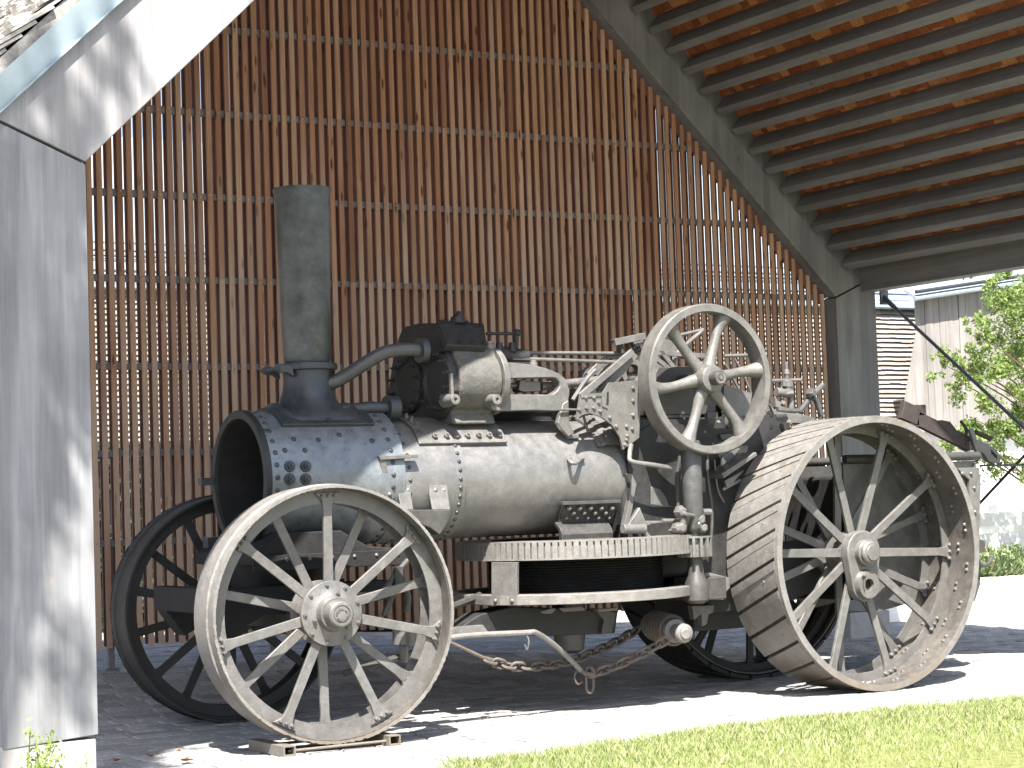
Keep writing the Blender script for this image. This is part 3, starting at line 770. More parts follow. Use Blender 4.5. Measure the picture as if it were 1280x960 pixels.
for X in (CX-.335, CX+.335):
    for rr in (.44, .474):
        vs += [(X, YC+rr*math.cos(math.radians(q)), ZS+rr*math.sin(math.radians(q))) for q in range(133, 46, -6)]
nq = len(vs)//4; fs = []
for k in range(nq-1): fs += [(nq+k, nq+1+k, 3*nq+1+k, 3*nq+k), (k, 2*nq+k, 2*nq+1+k, k+1), (k, k+1, nq+1+k, nq+k), (2*nq+k, 3*nq+k, 3*nq+1+k, 2*nq+1+k)]
fs += [(0, nq, 3*nq, 2*nq), (nq-1, 3*nq-1, 4*nq-1, 2*nq-1)]
m.add(vs, fs); part('chimney_saddle', m, M_BLACK, eng, .006)
m = MB()
for X, Yq in ((-.29, -.295), (0, -.30), (.29, -.295)):
    p = Vector((CX+X, YC+Yq, ZS+math.sqrt(.474**2-Yq*Yq))); m.hexn(p, (0, -.65, .75), .018, .014)
part('saddle_bolts', m, M_BLACK, eng, kind='stuff')
m = MB()
lug = [(-.16, .02), (-.25, .025), (-.285, 0), (-.25, -.028), (-.2, -.03), (-.15, -.06)]
for Yq in (-.12, .1): m.prism([(CX+u_, YC+Yq, 2.40+v_) for u_, v_ in lug], (0, .05, 0))
m.cyl((CX-.255, YC-.14, 2.40), (CX-.255, YC+.17, 2.40), .012, .012, 10)
part('chimney_hinge', m, M_BLACK, eng, .006)

# exhaust and steam pipes
m = MB(); pts = [at(403, 482, .93), at(425, 474, .90), at(455, 455, .84), at(480, 441, .80), at(505, 437, .78), at(528, 438, .76)]
import mathutils
def smooth_pts(P, n=5):
    P = [P[0]+(P[0]-P[1])]+P+[P[-1]+(P[-1]-P[-2])]; o = []
    for i in range(1, len(P)-2):
        for k in range(n):
            t = k/n; a, b, c, d = P[i-1], P[i], P[i+1], P[i+2]
            o.append(.5*((2*b)+(c-a)*t+(2*a-5*b+4*c-d)*t*t+(3*b-a-3*c+d)*t**3))
    o.append(P[-2]); return o
part('exhaust_pipe', m.tube(smooth_pts(pts), .046, 16), M_PIPEIRON, eng)
m = MB(); p = pts[-1]; m.cyl(p-Vector((.03, 0, 0)), p+Vector((.02, 0, 0)), .085, .085, 20)
part('pipe_flange', m, M_BLACK, eng, .004)
pts = [Vector((-3.93, YC-.10, 2.11)), Vector((-3.7, YC-.12, 2.135)), Vector((-3.52, YC-.12, 2.13))]
m = MB().tube(pts, .042, 14); m.cyl(pts[-1]-Vector((.04, 0, 0)), pts[-1]+Vector((.04, 0, 0)), .085, .085, 18)
part('blast_pipe', m, M_BLACK, eng)

# cylinder block
XC0 = at(566, 470, .62).x; XC1 = XC0+.40
outline = [(543.7, 404), (556, 438), (565, 461), (567.6, 489), (558, 512), (551, 524), (500, 524), (487, 512), (485, 489), (490.6, 448), (497, 424), (503, 409), (522, 404)]
P = [atx(x, y, XC0) for x, y in outline]
part('cylinder_flange', MB().prism(P, (.045, 0, 0)), M_DARK_SHADE, eng, .012)
cy, cz, cr = .80, atx(540, 478, XC0).z, .215
blk = MB(); body = []
for k in range(17):
    a = math.radians(60+190*k/16); body.append((XC0+.04, cy+cr*math.cos(a), cz+cr*math.sin(a)))
body = [(XC0+.04, cy-cr*math.cos(math.radians(q)), cz+cr*math.sin(math.radians(q))) for q in (-75, -55, -35, -15, 5, 25, 40)]
body = [(XC0+.04, .70, cz-.30)]+body[0:]+[(XC0+.04, .665, cz+.16), (XC0+.04, .68, cz+.22), (XC0+.04, YC+.30, cz+.33), (XC0+.04, YC+.42, cz+.1), (XC0+.04, YC+.42, cz-.30)]
blk.prism(body, (XC1-XC0-.06, 0, 0))
part('cylinder_block', blk, iron('rough_casting', (.065, .062, .056), (.15, .143, .127), (.16, .12, .085), .6, .35, .7, 1.0, 1.6), eng, .02, smooth=.7)
# far cylinder behind
part('far_cylinder', MB().cyl((XC0+.01, YC+.25, cz+.0), (XC1, YC+.25, cz+.0), .22, .22, 36), M_DARK_SHADE, eng, .01)
# valve chest lid, raked, with studs
A, B_, Cc, D_ = atx(545, 408, XC0), at(560, 436, .62), None, None
lid = [at(556, 436, .66), at(607, 438, .66), at(603, 409, .86), at(545, 404, .86)]
nrm = (lid[1]-lid[0]).cross(lid[3]-lid[0]).normalized()
if nrm.y > 0: nrm = -nrm
part('valve_chest_cover', MB().prism([p-nrm*.02 for p in lid], nrm*.055), M_DARK_SHADE, eng, .008)
part('valve_chest', MB().prism([p+Vector((0, .02, -.01)) for p in lid], (0, .35, -.06)), M_DARK_SHADE, eng, .01)
m = MB()
for f, g_ in ((.08, .12), (.35, .1), (.64, .1), (.92, .12), (.3, .88), (.6, .9), (.9, .88), (.08, .86)):
    p = lid[0].lerp(lid[1], f).lerp(lid[3].lerp(lid[2], f), g_); m.hexn(p+nrm*.035, nrm, .018, .018)
m.cyl(at(572, 404, .85), at(572, 396, .85), .06, .045, 16); m.cyl(at(572, 398, .85), at(575, 392, .86), .035, .028, 12)
part('chest_studs', m, M_DARK_SHADE, eng, kind='stuff')
# front covers with studs
m = MB()
for yy in (cy+.01, cy+.44):
    m.lathe((XC0, yy, cz), (-1, 0, 0), [(0, .205), (.03, .20), (.035, .165), (.015, .15), (.01, 0)], 40)
part('cylinder_cover', m, M_DARK_SHADE, eng, .004)
m = MB()
for yy in (cy+.01, cy+.44):
    for i in range(12):
        a = 2*PI*(i+.5)/12; p = Vector((XC0-.02, yy+.184*math.cos(a), cz+.184*math.sin(a))); m.cyl(p, p-Vector((.06, 0, 0)), .009, .009, 6); m.cyl(p-Vector((.008, 0, 0)), p-Vector((.03, 0, 0)), .018, .018, 6)
part('cover_studs', m, M_DARK_SHADE, eng, kind='stuff')
# rear cylinder ring, drain bosses, oil cup
m = MB().lathe((XC1-.02, cy, cz), (1, 0, 0), [(0, .20), (0, .236), (.045, .236), (.045, .10)], 48)
part('cylinder_end_ring', m, M_IRON_LIGHT, eng, .004)
for (x_, y_) in ((567, 499.5), (619, 499.5)):
    p = at(x_, y_, .57); m = MB().lathe(p, (0, -1, 0), [(-.12, .05), (0, .036), (.03, .036), (.03, .012), (.012, .012), (.012, 0)], 20)
    m.bar(p+Vector((0, .02, 0)), p+Vector((.0, .03, .18)), .02, .03) if x_ < 600 else None
    part('drain_boss', m, M_IRON_LIGHT, eng, .003)
p = at(612, 436, .72); part('oil_cup', MB().lathe(p, (0, 0, 1), [(-.05, .03), (0, .034), (.005, .03), (.03, .03), (.035, .036), (.05, .034), (.055, 0)], 16), M_IRON_LIGHT, eng)
# saddle plate with bolts over the boiler
m = MB(); vs = []; X0_, X1_ = at(522, 545, .68).x, at(632, 545, .68).x
a0_, a1_ = math.radians(146), math.radians(40)
prf = []
for k in range(15):
    a = a0_+(a1_-a0_)*k/14; prf.append((X0_, YC+.432*math.cos(a), 1.632+.432*math.sin(a)))
for k in range(15):
    a = a1_+(a0_-a1_)*k/14; prf.append((X0_, YC+.408*math.cos(a), 1.632+.408*math.sin(a)))
for k in range(14):
    q = [prf[k], prf[k+1], prf[28-k], prf[29-k]]; m.prism(q, (X1_-X0_, 0, 0))
m = MB(); n1_ = 15; vs = []
for X in (X0_, X1_):
    for rr in (.405, .440):
        vs += [(X, YC+rr*math.cos(a0_+(a1_-a0_)*k/14), 1.632+rr*math.sin(a0_+(a1_-a0_)*k/14)) for k in range(15)]
fs = []
for k in range(14): fs += [(15+k, 16+k, 46+k, 45+k), (k, 30+k, 31+k, k+1), (k, k+1, 16+k, 15+k), (30+k, 45+k, 46+k, 31+k)]
fs += [(0, 15, 45, 30), (14, 44, 59, 29)]
m.add(vs, fs); part('cylinder_saddle', m, M_IRON_LIGHT, eng, .004)
m = MB(); aa = math.radians(139)
for x_ in (541, 556, 568, 582, 596, 609, 622):
    X = at(x_, 535, .70).x; m.hexn((X, YC+.44*math.cos(aa), 1.632+.44*math.sin(aa)), (0, math.cos(aa), math.sin(aa)), .021, .022)
for k in range(4):
    aa2 = math.radians(132-10*k); m.hexn((X0_+.05, YC+.44*math.cos(aa2), 1.632+.44*math.sin(aa2)), (0, math.cos(aa2), math.sin(aa2)), .02, .02)
part('saddle_bolts', m, M_IRON_LIGHT, eng, kind='stuff')

# trunk guide with its slot (near side and far side)
def trunk(Y, T, mat):
    o_ = [(610, 452), (627, 452), (660, 455), (683, 460), (700, 467), (709, 475), (713, 490), (711, 502), (706, 512), (697, 514), (668, 513), (625, 514), (612, 512)]
    i_ = [(628, 473), (694, 472), (699, 477), (700, 482), (697, 488), (690, 493), (628, 493)]
    m = MB(); dy = 0
    O_ = [at(x, y, Y) for x, y in o_]; I_ = [at(x, y, Y) for x, y in i_]
    # ring of quads between the outline and the slot
    def cut(pts, n):                     # resample closed outline by angle about the slot centre
        cx_ = sum(p.x for p in I_)/len(I_); cz_ = sum(p.z for p in I_)/len(I_); out = []
        for k in range(n):
            a = 2*PI*k/n; d = (math.cos(a), math.sin(a)*.55); best = None
            for p, q in zip(pts, pts[1:]+pts[:1]):
                ex, ez = q.x-p.x, q.z-p.z; den = d[0]*ez-d[1]*ex
                if abs(den) < 1e-9: continue
                t = ((p.x-cx_)*ez-(p.z-cz_)*ex)/den; u_ = ((p.x-cx_)*d[1]-(p.z-cz_)*d[0])/den
                if t > 0 and -1e-6 <= u_ <= 1+1e-6 and (best is None or t > best): best = t
            out.append((cx_+d[0]*best, cz_+d[1]*best))
        return out
    n = 48; a_, b_ = cut(O_, n), cut(I_, n); vs = []
    for yy in (Y, Y+T):
        vs += [(x, yy, z) for x, z in a_]+[(x, yy, z) for x, z in b_]
    fs = []
    for k in range(n):
        j = (k+1) % n
        fs += [(k, j, n+j, n+k), (2*n+k, 3*n+k, 3*n+j, 2*n+j), (k, 2*n+k, 2*n+j, j), (n+k, n+j, 3*n+j, 3*n+k)]
    m.add(vs, fs); return part('trunk_guide', m, mat, eng, .01, smooth=.5)
trunk(.66, .10, M_IRON_LIGHT); trunk(.66+.43, .10, M_IRON)
part('guide_plate', MB().prism([at(612, 512, .66)+Vector((0, .1, 0)), at(700, 514, .66)+Vector((0, .1, 0)), at(700, 514, .66)+Vector((0, .32, 0)), at(612, 512, .66)+Vector((0, .32, 0))], (0, 0, .05)), M_IRON, eng, .01)
m = MB().pix([(650, 475), (656, 474), (658, 476), (676, 477), (676, 489), (655, 490), (649, 488)], .75, .10)
part('crosshead', m, M_IRON_LIGHT, eng, .006)
m = MB().cyl(at(618, 482, .80), at(652, 482, .80), .018, .018, 12); m.cyl(at(676, 483, .80), at(800, 470, .80), .03, .035, 12)
part('piston_rod', m, M_IRON_LIGHT, eng)
p = at(667, 462, .70); part('guide_oiler', MB().lathe(p, (0, 0, 1), [(-.03, .03), (.04, .03), (.045, .024), (.065, .022), (.07, 0)], 14), M_IRON_LIGHT, eng)
part('guide_bracket', MB().pix([(704, 505), (711, 500), (712, 528), (718, 541), (711, 546), (703, 537), (697, 529)], .64, .045).box(cpt(713, 546, .41, 1.632), (.10, .08, .03)), M_IRON_LIGHT, eng, .006)
# valve rods and glands
m = MB().tube([at(640, 441, .92), at(800, 442, .92)], .014, 10); part('valve_rod', m, M_IRON_LIGHT, eng)
m = MB().tube([at(640, 448, .80), at(775, 453, .80)], .014, 10); part('valve_rod', m, M_IRON_LIGHT, eng)
m = MB().cyl(at(622, 443, .84), at(658, 447, .84), .062, .055, 18); m.box(at(640, 458, .86), (.22, .16, .05))
for x_ in (624, 640): m.cyl(at(x_, 440, .8), at(x_, 428, .8), .03, .022, 12)
m.cyl(at(645, 445, .86), at(645, 416, .86), .017, .02, 10); m.tube([at(608, 417, .86), at(647, 417, .86)], .012, 8); m.dome(at(647, 416, .85), (0, -1, 0), .03)
part('valve_gland', m, M_DARK_SHADE, eng, .003)
# hornplates
m = MB().pix([(721, 524), (726, 493), (754, 491), (762, 478), (797, 475), (800, 520), (799, 547), (779, 562), (775, 546), (765, 531), (752, 521), (737, 516), (727, 519)], .50, .022)
part('hornplate', m, M_IRON_LIGHT, eng)
hp2 = [at(797, 475, .5), at(800, 462, .5)]
part('motion_frame', MB().prism([(-1.70, .60, 2.02), (-1.70, .60, 1.80), (-.9, .6, 1.72), (-.78, .6, 1.45), (-.60, .6, 1.45), (-.30, .60, 1.9), (-.34, .60, 2.05), (-1.1, .60, 2.02)], (0, .022, 0)), M_DARK_SHADE, eng)
part('hornplate', MB().prism([(-2.3, 1.52, 2.0), (-2.2, 1.52, 2.2), (-1.75, 1.52, 2.30), (-.30, 1.52, 2.25), (-.25, 1.52, 1.98), (-.60, 1.52, 1.2), (-1.7, 1.52, 1.2)], (0, .022, 0)), M_IRON, eng)
part('hornplate_slot', MB().pix([(759, 490), (761, 489), (761, 506), (758, 506)], .497, .006), M_SOOT_SHADE, eng)  # dark strip painted as the shade in the slot
m = MB().pix([(726, 493), (753, 491), (756, 494), (756, 505), (760, 508), (760, 511), (753, 508), (752, 495), (727, 497)], .492, .008); part('hornplate_edge', m, M_IRON_LIGHT, eng)
# riveted ring where the barrel meets the hornplate
m = MB().lathe((-2.02, YC, 1.632), (1, 0, 0), [(0, .405), (0, .43), (.04, .432), (.05, .445), (.17, .455), (.17, .40)], 40, a0=math.radians(-150), a1=math.radians(-28)); part('throat_ring', m, M_IRON_LIGHT, eng)
rv = MB()
for i in range(9):
    a = math.radians(90+6.5*i); rv.dome((-1.93, YC+.449*math.cos(a), 1.632+.449*math.sin(a)), (0, math.cos(a), math.sin(a)), .014, .013)
for (x_, y_) in ((732, 497), (742, 497), (724, 512), (733, 510), (742, 510), (748, 503), (750, 514), (762, 522), (770, 533), (783, 550), (791, 485), (791, 501), (791, 519), (790, 536), (783, 533), (784, 545), (781, 556)):
    rv.dome(at(x_, y_, .50), (0, -1, 0), .018, .018)
for p in ((-.45, .5, 2.12), (-.40, .5, 1.98), (-.52, .5, 1.85), (-.6, .5, 1.7)): rv.dome(p, (0, -1, 0), .024, .024)
part('hornplate_rivets', rv, M_IRON_LIGHT, eng, kind='stuff')
# firebox and side plates in the flywheel's shade, partly put into their dark colour
part('firebox', MB().box(((-1.84-.62)/2, YC, 1.46), (1.22, .80, 1.16)), M_DARK_SHADE, eng, .04)
part('firebox_side_plate', MB().prism([(-1.80, .585, 1.30), (-1.80, .585, 1.88), (-1.60, .585, 1.98), (-.62, .585, 1.98), (-.62, .585, .62), (-1.15, .585, .62), (-1.2, .585, 1.0), (-1.72, .585, 1.08)], (0, .02, 0)), M_DARK_SHADE, eng)
m = MB().pix([(814, 608), (826, 612), (833, 622), (836, 632), (845, 634), (814, 634)], .575, .03); part('inspection_lid', m, M_IRON_LIGHT, eng, .004)
m = MB().pix([(783, 592), (790, 592), (796, 605), (790, 640), (784, 660), (780, 658), (786, 630), (789, 605)], .57, .05); part('cover_strap', m, M_IRON_LIGHT, eng, .004)
# step and handle
m = MB().tube(smooth_pts([at(789, 556, .50), at(787, 568, .46), at(790, 577, .42), at(815, 581, .40), at(839, 585, .40)]), .017, 10); part('lever', m, M_IRON_LIGHT, eng)
m = MB().tube(smooth_pts([at(711, 573, .60), at(714, 578, .55), at(720, 579, .55), at(726, 574, .60)]), .013, 8)
for q in ((712, 573), (728, 573)): m.dome(at(*q, .605), (0, -1, .3), .02, .02)
part('boiler_handle', m, M_IRON_LIGHT, eng)
# guide brackets at the foot of the firebox
m = MB().pix([(783, 664), (786, 655), (800, 634), (807, 651), (816, 651), (842, 651), (842, 653), (815, 655), (803, 660), (790, 666)], .45, .04)
m.cyl(at(778, 661, .42), at(806, 661, .42), .035, .035, 14); m.pix([(800, 657), (806, 660), (816, 672), (818, 678), (812, 678), (805, 668)], .43, .04)
part('rope_guide_bracket', m, M_IRON_LIGHT, eng, .006)
m = MB().tube([at(828, 651, .42), at(852, 651, .42)], .016, 10); part('guide_rod', m, M_IRON_LIGHT, eng)
# vertical shaft with bearings and pinion
sx0 = at(864, 572, .38); SX = -1.40; SY = .38
m = MB().lathe((SX, SY, 0), (0, 0, 1), [(1.12, 0), (1.12, .035), (1.20, .035), (1.22, .06), (1.24, .068), (1.82, .075), (1.855, .06), (1.865, 0)], 28)
part('vertical_shaft', m, M_PIPEIRON, eng)
m = MB()
for (x_, y_, r_) in ((851, 640, .05), (846, 660, .04), (851, 660, .05), (878, 660, .045), (875, 650, .045)):
    p = at(x_, y_, .34); m.dome(p, (-.3, -1, 0), r_, r_*1.1)
m.tube(smooth_pts([at(850, 638, .33), at(858, 643, .29), at(867, 645, .33)]), .016, 8)
m.tube(smooth_pts([at(850, 640, .36), at(854, 652, .33), at(850, 662, .36)]), .026, 8); m.tube(smooth_pts([at(877, 645, .36), at(873, 655, .33), at(878, 662, .36)]), .026, 8)
m.pix([(840, 663), (850, 655), (854, 664), (848, 668)], .38, .05)
m.cyl(at(878, 640, .36), at(888, 640, .36), .024, .024, 10)
part('shaft_bearing', m, M_IRON_LIGHT, eng)
m = MB(); zt_, zb_ = 1.163, 1.03; PR = .125
m.lathe((SX, SY, 0), (0, 0, 1), [(zb_, 0), (zb_, .095), (zt_, .095), (zt_, PR), (zt_+.012, PR), (zt_+.012, 0)], 36)
for i in range(14):
    a = 2*PI*i/14; c_, s2_ = math.cos(a), math.sin(a); m.bar((SX+.108*c_, SY+.108*s2_, zb_), (SX+.108*c_, SY+.108*s2_, zt_), .022, .034, (c_, s2_, 0))
part('pinion', m, M_IRON_LIGHT, eng, .002)
part('shaft_foot', MB().lathe((SX, SY, 0), (0, 0, 1), [(.70, .05), (.72, .09), (.85, .09), (.9, .06), (1.03, .05)], 20).box((SX+.12, SY+.12, .80), (.25, .3, .16)), M_IRON, eng, .01)

# winding drum under the boiler: toothed ring, rope, lower flange
DX, DR = -2.0, .865
m = MB(); zt_, zb_ = 1.185, 1.065; NT_ = 112; vs = []
m.lathe((DX, YC, 0), (0, 0, 1), [(zb_-.004, .60), (zb_-.004, DR+.004), (zb_+.006, DR+.004), (zb_+.006, DR-.022), (zt_-.004, DR-.022), (zt_-.004, DR-.004), (zt_+.004, DR-.004), (zt_+.004, .60)], 120, closed=True)
for i in range(NT_):
    a = 2*PI*i/NT_; c_, s2_ = math.cos(a), math.sin(a); m.bar((DX+(DR-.012)*c_, YC+(DR-.012)*s2_, zb_), (DX+(DR-.012)*c_, YC+(DR-.012)*s2_, zt_), .036, .024, (c_, s2_, 0))
part('toothed_ring', m, M_TREAD, eng, smooth=.5)
m = MB(); prof = [(.80, .62)]
z_ = .82
while z_ < 1.05: prof += [(z_, .62), (z_+.009, .635), (z_+.018, .62)]; z_ += .018
part('drum_core', MB().lathe((DX, YC, 0), (0, 0, 1), prof+[(1.06, .62), (1.06, 0)], 72), M_SOOT_SHADE, eng)
m = MB().lathe((DX-.06, YC, 0), (0, 0, 1), [(.762, .80), (.762, .885), (.83, .885), (.834, .80)], 96, closed=True); part('drum_flange', m, M_TREAD, eng, .004)
part('drum_plate', MB().lathe((DX-.06, YC, 0), (0, 0, 1), [(.765, 0), (.765, .80), (.79, .80), (.79, 0)], 64), M_DARK_SHADE, eng)
def on_ring(x, y, r, cx=DX-.06):
    v = ray(x, y); wx, wy = CAM.x-cx, CAM.y-YC; a_ = v.x**2+v.y**2; b_ = wx*v.x+wy*v.y; c_ = wx*wx+wy*wy-r*r
    p = CAM+v*((-b_-math.sqrt(max(b_*b_-a_*c_, 0)))/a_); return p
g0, g1 = on_ring(614, 757, .89), on_ring(646, 757, .89); g2, g3 = on_ring(646, 703, .89), on_ring(614, 703, .89)
gn = Vector(((g0.x+g1.x)/2-DX+.06, (g0.y+g1.y)/2-YC, 0)).normalized()
m = MB().prism([g0, g1, g2, g3], -gn*.03)
for q in ((619, 751), (640, 751)): m.dome(on_ring(*q, .893), gn, .016)
part('drum_guard_bracket', m, M_IRON_LIGHT, eng, .004)
m = MB().prism([on_ring(588, 743, .893), on_ring(613, 745, .893), on_ring(613, 757, .893), on_ring(588, 755, .893)], -gn*.02); part('guard_clamp', m, M_IRON_LIGHT, eng, .003)

# barrel fittings: riveted bracket, pointed bracket, angle step
def on_barrel(x, y, off=0, r=.407):
    p = cpt(x, y, r, 1.632); n_ = Vector((0, p.y-YC, p.z-1.632)).normalized(); return p+n_*off, n_
m = MB(); q0 = at(705, 629, .585); q1 = at(773, 629, .585)
m.prism([at(706, 628, .59), at(771, 628, .59), at(766, 655, .66), at(700, 655, .66)], (0, .03, .01))
m.box(at(738, 628, .58), ((q1-q0).length+.03, .05, .025))
vs = []; X0_, X1_ = at(700, 660, .6).x, at(764, 660, .6).x
curve = [(.66, 1.315), (.60, 1.27), (.575, 1.225), (.58, 1.19), (.55, 1.175), (.55, 1.16), (.60, 1.16), (.62, 1.19), (.62, 1.25), (.68, 1.30)]
m.prism([(X0_, a_, b_) for a_, b_ in curve], (X1_-X0_, 0, 0))
part('drum_bracket', m, M_IRON, eng, .004)
m = MB()
for i in range(5): m.dome(at(711.5+13.4*i, 635.5, .585), (0, -1, .2), .020, .018)
for i in range(4): m.dome(at(717+13.4*i, 641.5, .60), (0, -1, .2), .017, .016)
for i in range(5): m.dome(at(708+13.4*i, 647.5, .62), (0, -1, .2), .014, .013)
part('bracket_rivets', m, M_IRON_LIGHT, eng, kind='stuff')
for (x_, w_) in ((498, 15), (537, 22)):
    m = MB(); Yb_ = .60
    m.prism([at(x_, 606, Yb_), at(x_+w_, 606, Yb_), at(x_+w_, 617, Yb_-.01), at(x_+w_+4, 637, Yb_-.06), at(x_+4, 637, Yb_-.06), at(x_, 617, Yb_-.01)], (0, .02, 0))
    m.dome(at(x_+w_*.33, 613, Yb_-.005), (0, -1, 0), .018); m.dome(at(x_+w_*.8, 613, Yb_-.005), (0, -1, 0), .018)
    part('bracket_lug', m, M_IRON_LIGHT, eng, .004)
part('pointed_bracket', MB().pix([(508, 637), (564, 637), (562, 648), (556, 660), (550, 669), (538, 660), (525, 655), (505, 650)], .52, .10), M_IRON, eng, .008)
m = MB(); 
m.prism([at(475, 574, .56), at(483, 576, .56), (at(492, 641, .60)), at(485, 641, .60)], (0, .012, 0))
m.prism([at(474, 570, .55), at(523, 568, .55), at(523, 572, .55), at(476, 575, .55)], (0, .05, 0))
for q in ((500, 588), (479, 592), (487, 618), (478, 604)): m.dome(at(*q, .585), (0, -1, 0), .018)
part('shell_step', m, M_IRON_LIGHT, eng, .003)

# fore-carriage under the smokebox
part('smokebox_foot', MB().prism([(-4.72, .55, 1.12), (-3.72, .55, 1.12), (-3.72, .55, 1.19), (-3.9, .55, 1.21), (-4.1, .55, 1.32), (-4.5, .55, 1.32), (-4.72, .55, 1.2)], (0, .95, 0)), M_SOOT_SHADE, eng, .01)  # shade under the smokebox put into the near-black colour
part('fore_carriage_plate', MB().box((-4.18, .535, 1.13), (1.1, .03, .10)), M_SOOT_SHADE, eng, .004)
m = MB()
for i in range(7): m.dome((-4.66+.16*i, .52, 1.15), (0, -1, 0), .015)
part('plate_rivets', m, M_IRON_LIGHT, eng, kind='stuff')
part('king_post', MB().lathe((XF, YC, 0), (0, 0, 1), [(.70, .12), (.72, .20), (.95, .24), (1.0, .30), (1.12, .34)], 28), M_DARK_SHADE, eng)
m = MB().prism([(-5.02, .62, .98), (-3.72, .62, .98), (-3.72, .62, .86), (-4.1, .62, .80), (-4.62, .62, .80), (-4.9, .62, .66), (-5.02, .62, .82)], (0, .16, 0)).prism([(-5.02, 1.28, .98), (-3.72, 1.28, .98), (-3.72, 1.28, .86), (-4.1, 1.28, .80), (-4.62, 1.28, .80), (-4.9, 1.28, .66), (-5.02, 1.28, .82)], (0, .16, 0))
m.box((-4.98, YC, .91), (.10, .95, .16)); part('axle_frame', m, M_SOOT_SHADE, eng, .01)  # colour darkened for the shade behind the front wheel
# steering rods, pot and arms seen behind the front wheel
m = MB().lathe(at(505, 792, .38), (0, 0, 1), [(-.07, 0), (-.07, .075), (.07, .075), (.07, 0)], 24); m.cyl(at(505, 806, .38), at(505, 828, .38), .03, .03, 12); part('steering_weight', m, M_IRON_LIGHT, eng, .005)
m = MB().tube(smooth_pts([at(480, 770, .42), at(490, 745, .42), at(500, 730, .42), at(510, 745, .42), at(508, 765, .42)]), .022, 8); m.box(at(497, 720, .42), (.06, .05, .12)); m.tube([at(470, 750, .42), at(497, 715, .42), at(510, 700, .42)], .02, 8)
part('steering_arm', m, M_IRON, eng, .003)
m = MB().tube([at(430, 842, .42), at(470, 830, .42), at(520, 815, .42), at(560, 797, .38)], .022, 8); m.tube([at(520, 700, .8), at(560, 760, .8), at(600, 745, .9)], .03, 8); part('steering_link', m, M_IRON, eng)
part('drag_beam', MB().pix([(566, 790), (600, 768), (640, 758), (742, 762), (773, 764), (769, 792), (690, 795), (600, 795), (566, 800)], .78, .22), M_DARK_SHADE, eng, .01)
m = MB().pix([(742, 760), (770, 765), (769, 775), (765, 792), (752, 792), (755, 775)], .74, .05); part('beam_end', m, M_IRON, eng, .006)
m = MB().lathe((at(712, 800, .9).x, .9, 0), (0, 0, 1), [(.38, .06), (.40, .1), (.55, .12), (.75, .12)], 20); part('beam_pivot', m, M_IRON, eng)
m = MB().tube(smooth_pts([at(540, 802, .38), at(580, 795, .38), at(655, 791, .40), at(672, 792, .42), (at(700, 812, .50)), at(726, 838, .58)]), .019, 10); part('drawbar_rod', m, M_TREAD, eng)
m = MB().prism([at(520, 792, .38), at(545, 786, .40), at(604, 781, .42), at(612, 792, .42), at(570, 800, .40)], (0, .05, 0)); part('drawbar_plate', m, M_IRON_LIGHT, eng, .004)
m = MB().tube(smooth_pts([at(657, 793, .40), at(661, 800, .39), at(659, 812, .40), at(656, 806, .40)]), .006, 6); part('wire_hook', m, M_IRON_LIGHT, eng)
m = MB().tube(smooth_pts([at(721, 838, .58), at(718, 846, .57), at(722, 855, .57), at(728, 852, .58)]), .007, 6); part('wire_hook', m, M_CHAIN, eng)
# small lit plates under the drum
m = MB().pix([(677, 764), (690, 760), (696, 761), (690, 767), (680, 767)], .66, .03).pix([(700, 760), (728, 758), (733, 763), (705, 765)], .66, .03).pix([(746, 762), (772, 759), (774, 763), (750, 765)], .66, .03)
part('shim_plate', m, M_IRON_LIGHT, eng, .003)

# chains: every link its own part
def link_mesh(L, W2, r):
    pts = []
    for k in range(8): a = -PI/2+PI*k/7; pts.append(((L/2-W2/2)+W2/2*math.cos(a), W2/2*math.sin(a), 0))
    for k in range(8): a = PI/2+PI*k/7; pts.append((-(L/2-W2/2)+W2/2*math.cos(a), W2/2*math.sin(a), 0))
    return MB().tube(pts, r, 7, closed=True).mesh('chain_link')
LM = link_mesh(.105, .062, .0115)
def chain(path, step=.078, me=LM):
    P = smooth_pts([Vector(p) for p in path], 12); acc = 0; k = 0; nxt = 0
    for a, b in zip(P, P[1:]):
        d = (b-a).length
        while nxt <= acc+d:
            t = (nxt-acc)/d; c_ = a.lerp(b, t); q = (b-a).to_track_quat('X', 'Z').to_matrix().to_4x4()
            o = put('chain_link', me, M_CHAIN, eng); o.matrix_basis = Matrix.Translation(c_-WL[eng.name]) @ q @ Matrix.Rotation(PI/2*(k % 2)+.5, 4, 'X')
            k += 1; nxt += step
        acc += d
chain([at(612, 826, .75), at(640, 833, .75), at(680, 832, .75), at(718, 825, .80), at(765, 805, .95), at(800, 785, 1.05)])
chain([at(742, 842, .58), at(770, 832, .54), at(800, 818, .48), at(838, 797, .38)])
m = MB().tube([at(545, 795, .7), at(612, 826, .75)], .014, 8); part('chain_rod', m, M_CHAIN, eng)
m = MB(); p = at(737, 850, .58)
part('hanging_link', MB().tube([p+Vector((.03*math.cos(a_)*1.0, 0, .045*math.sin(a_)+(.045 if math.sin(a_) > 0 else -.045))) for a_ in [2*PI*k/20 for k in range(20)]], .009, 7, closed=True), M_CHAIN, eng)
part('shackle', MB().tube(smooth_pts([at(724, 836, .58), at(732, 842, .56), at(742, 842, .56), at(738, 834, .58)]), .016, 8), M_CHAIN, eng)
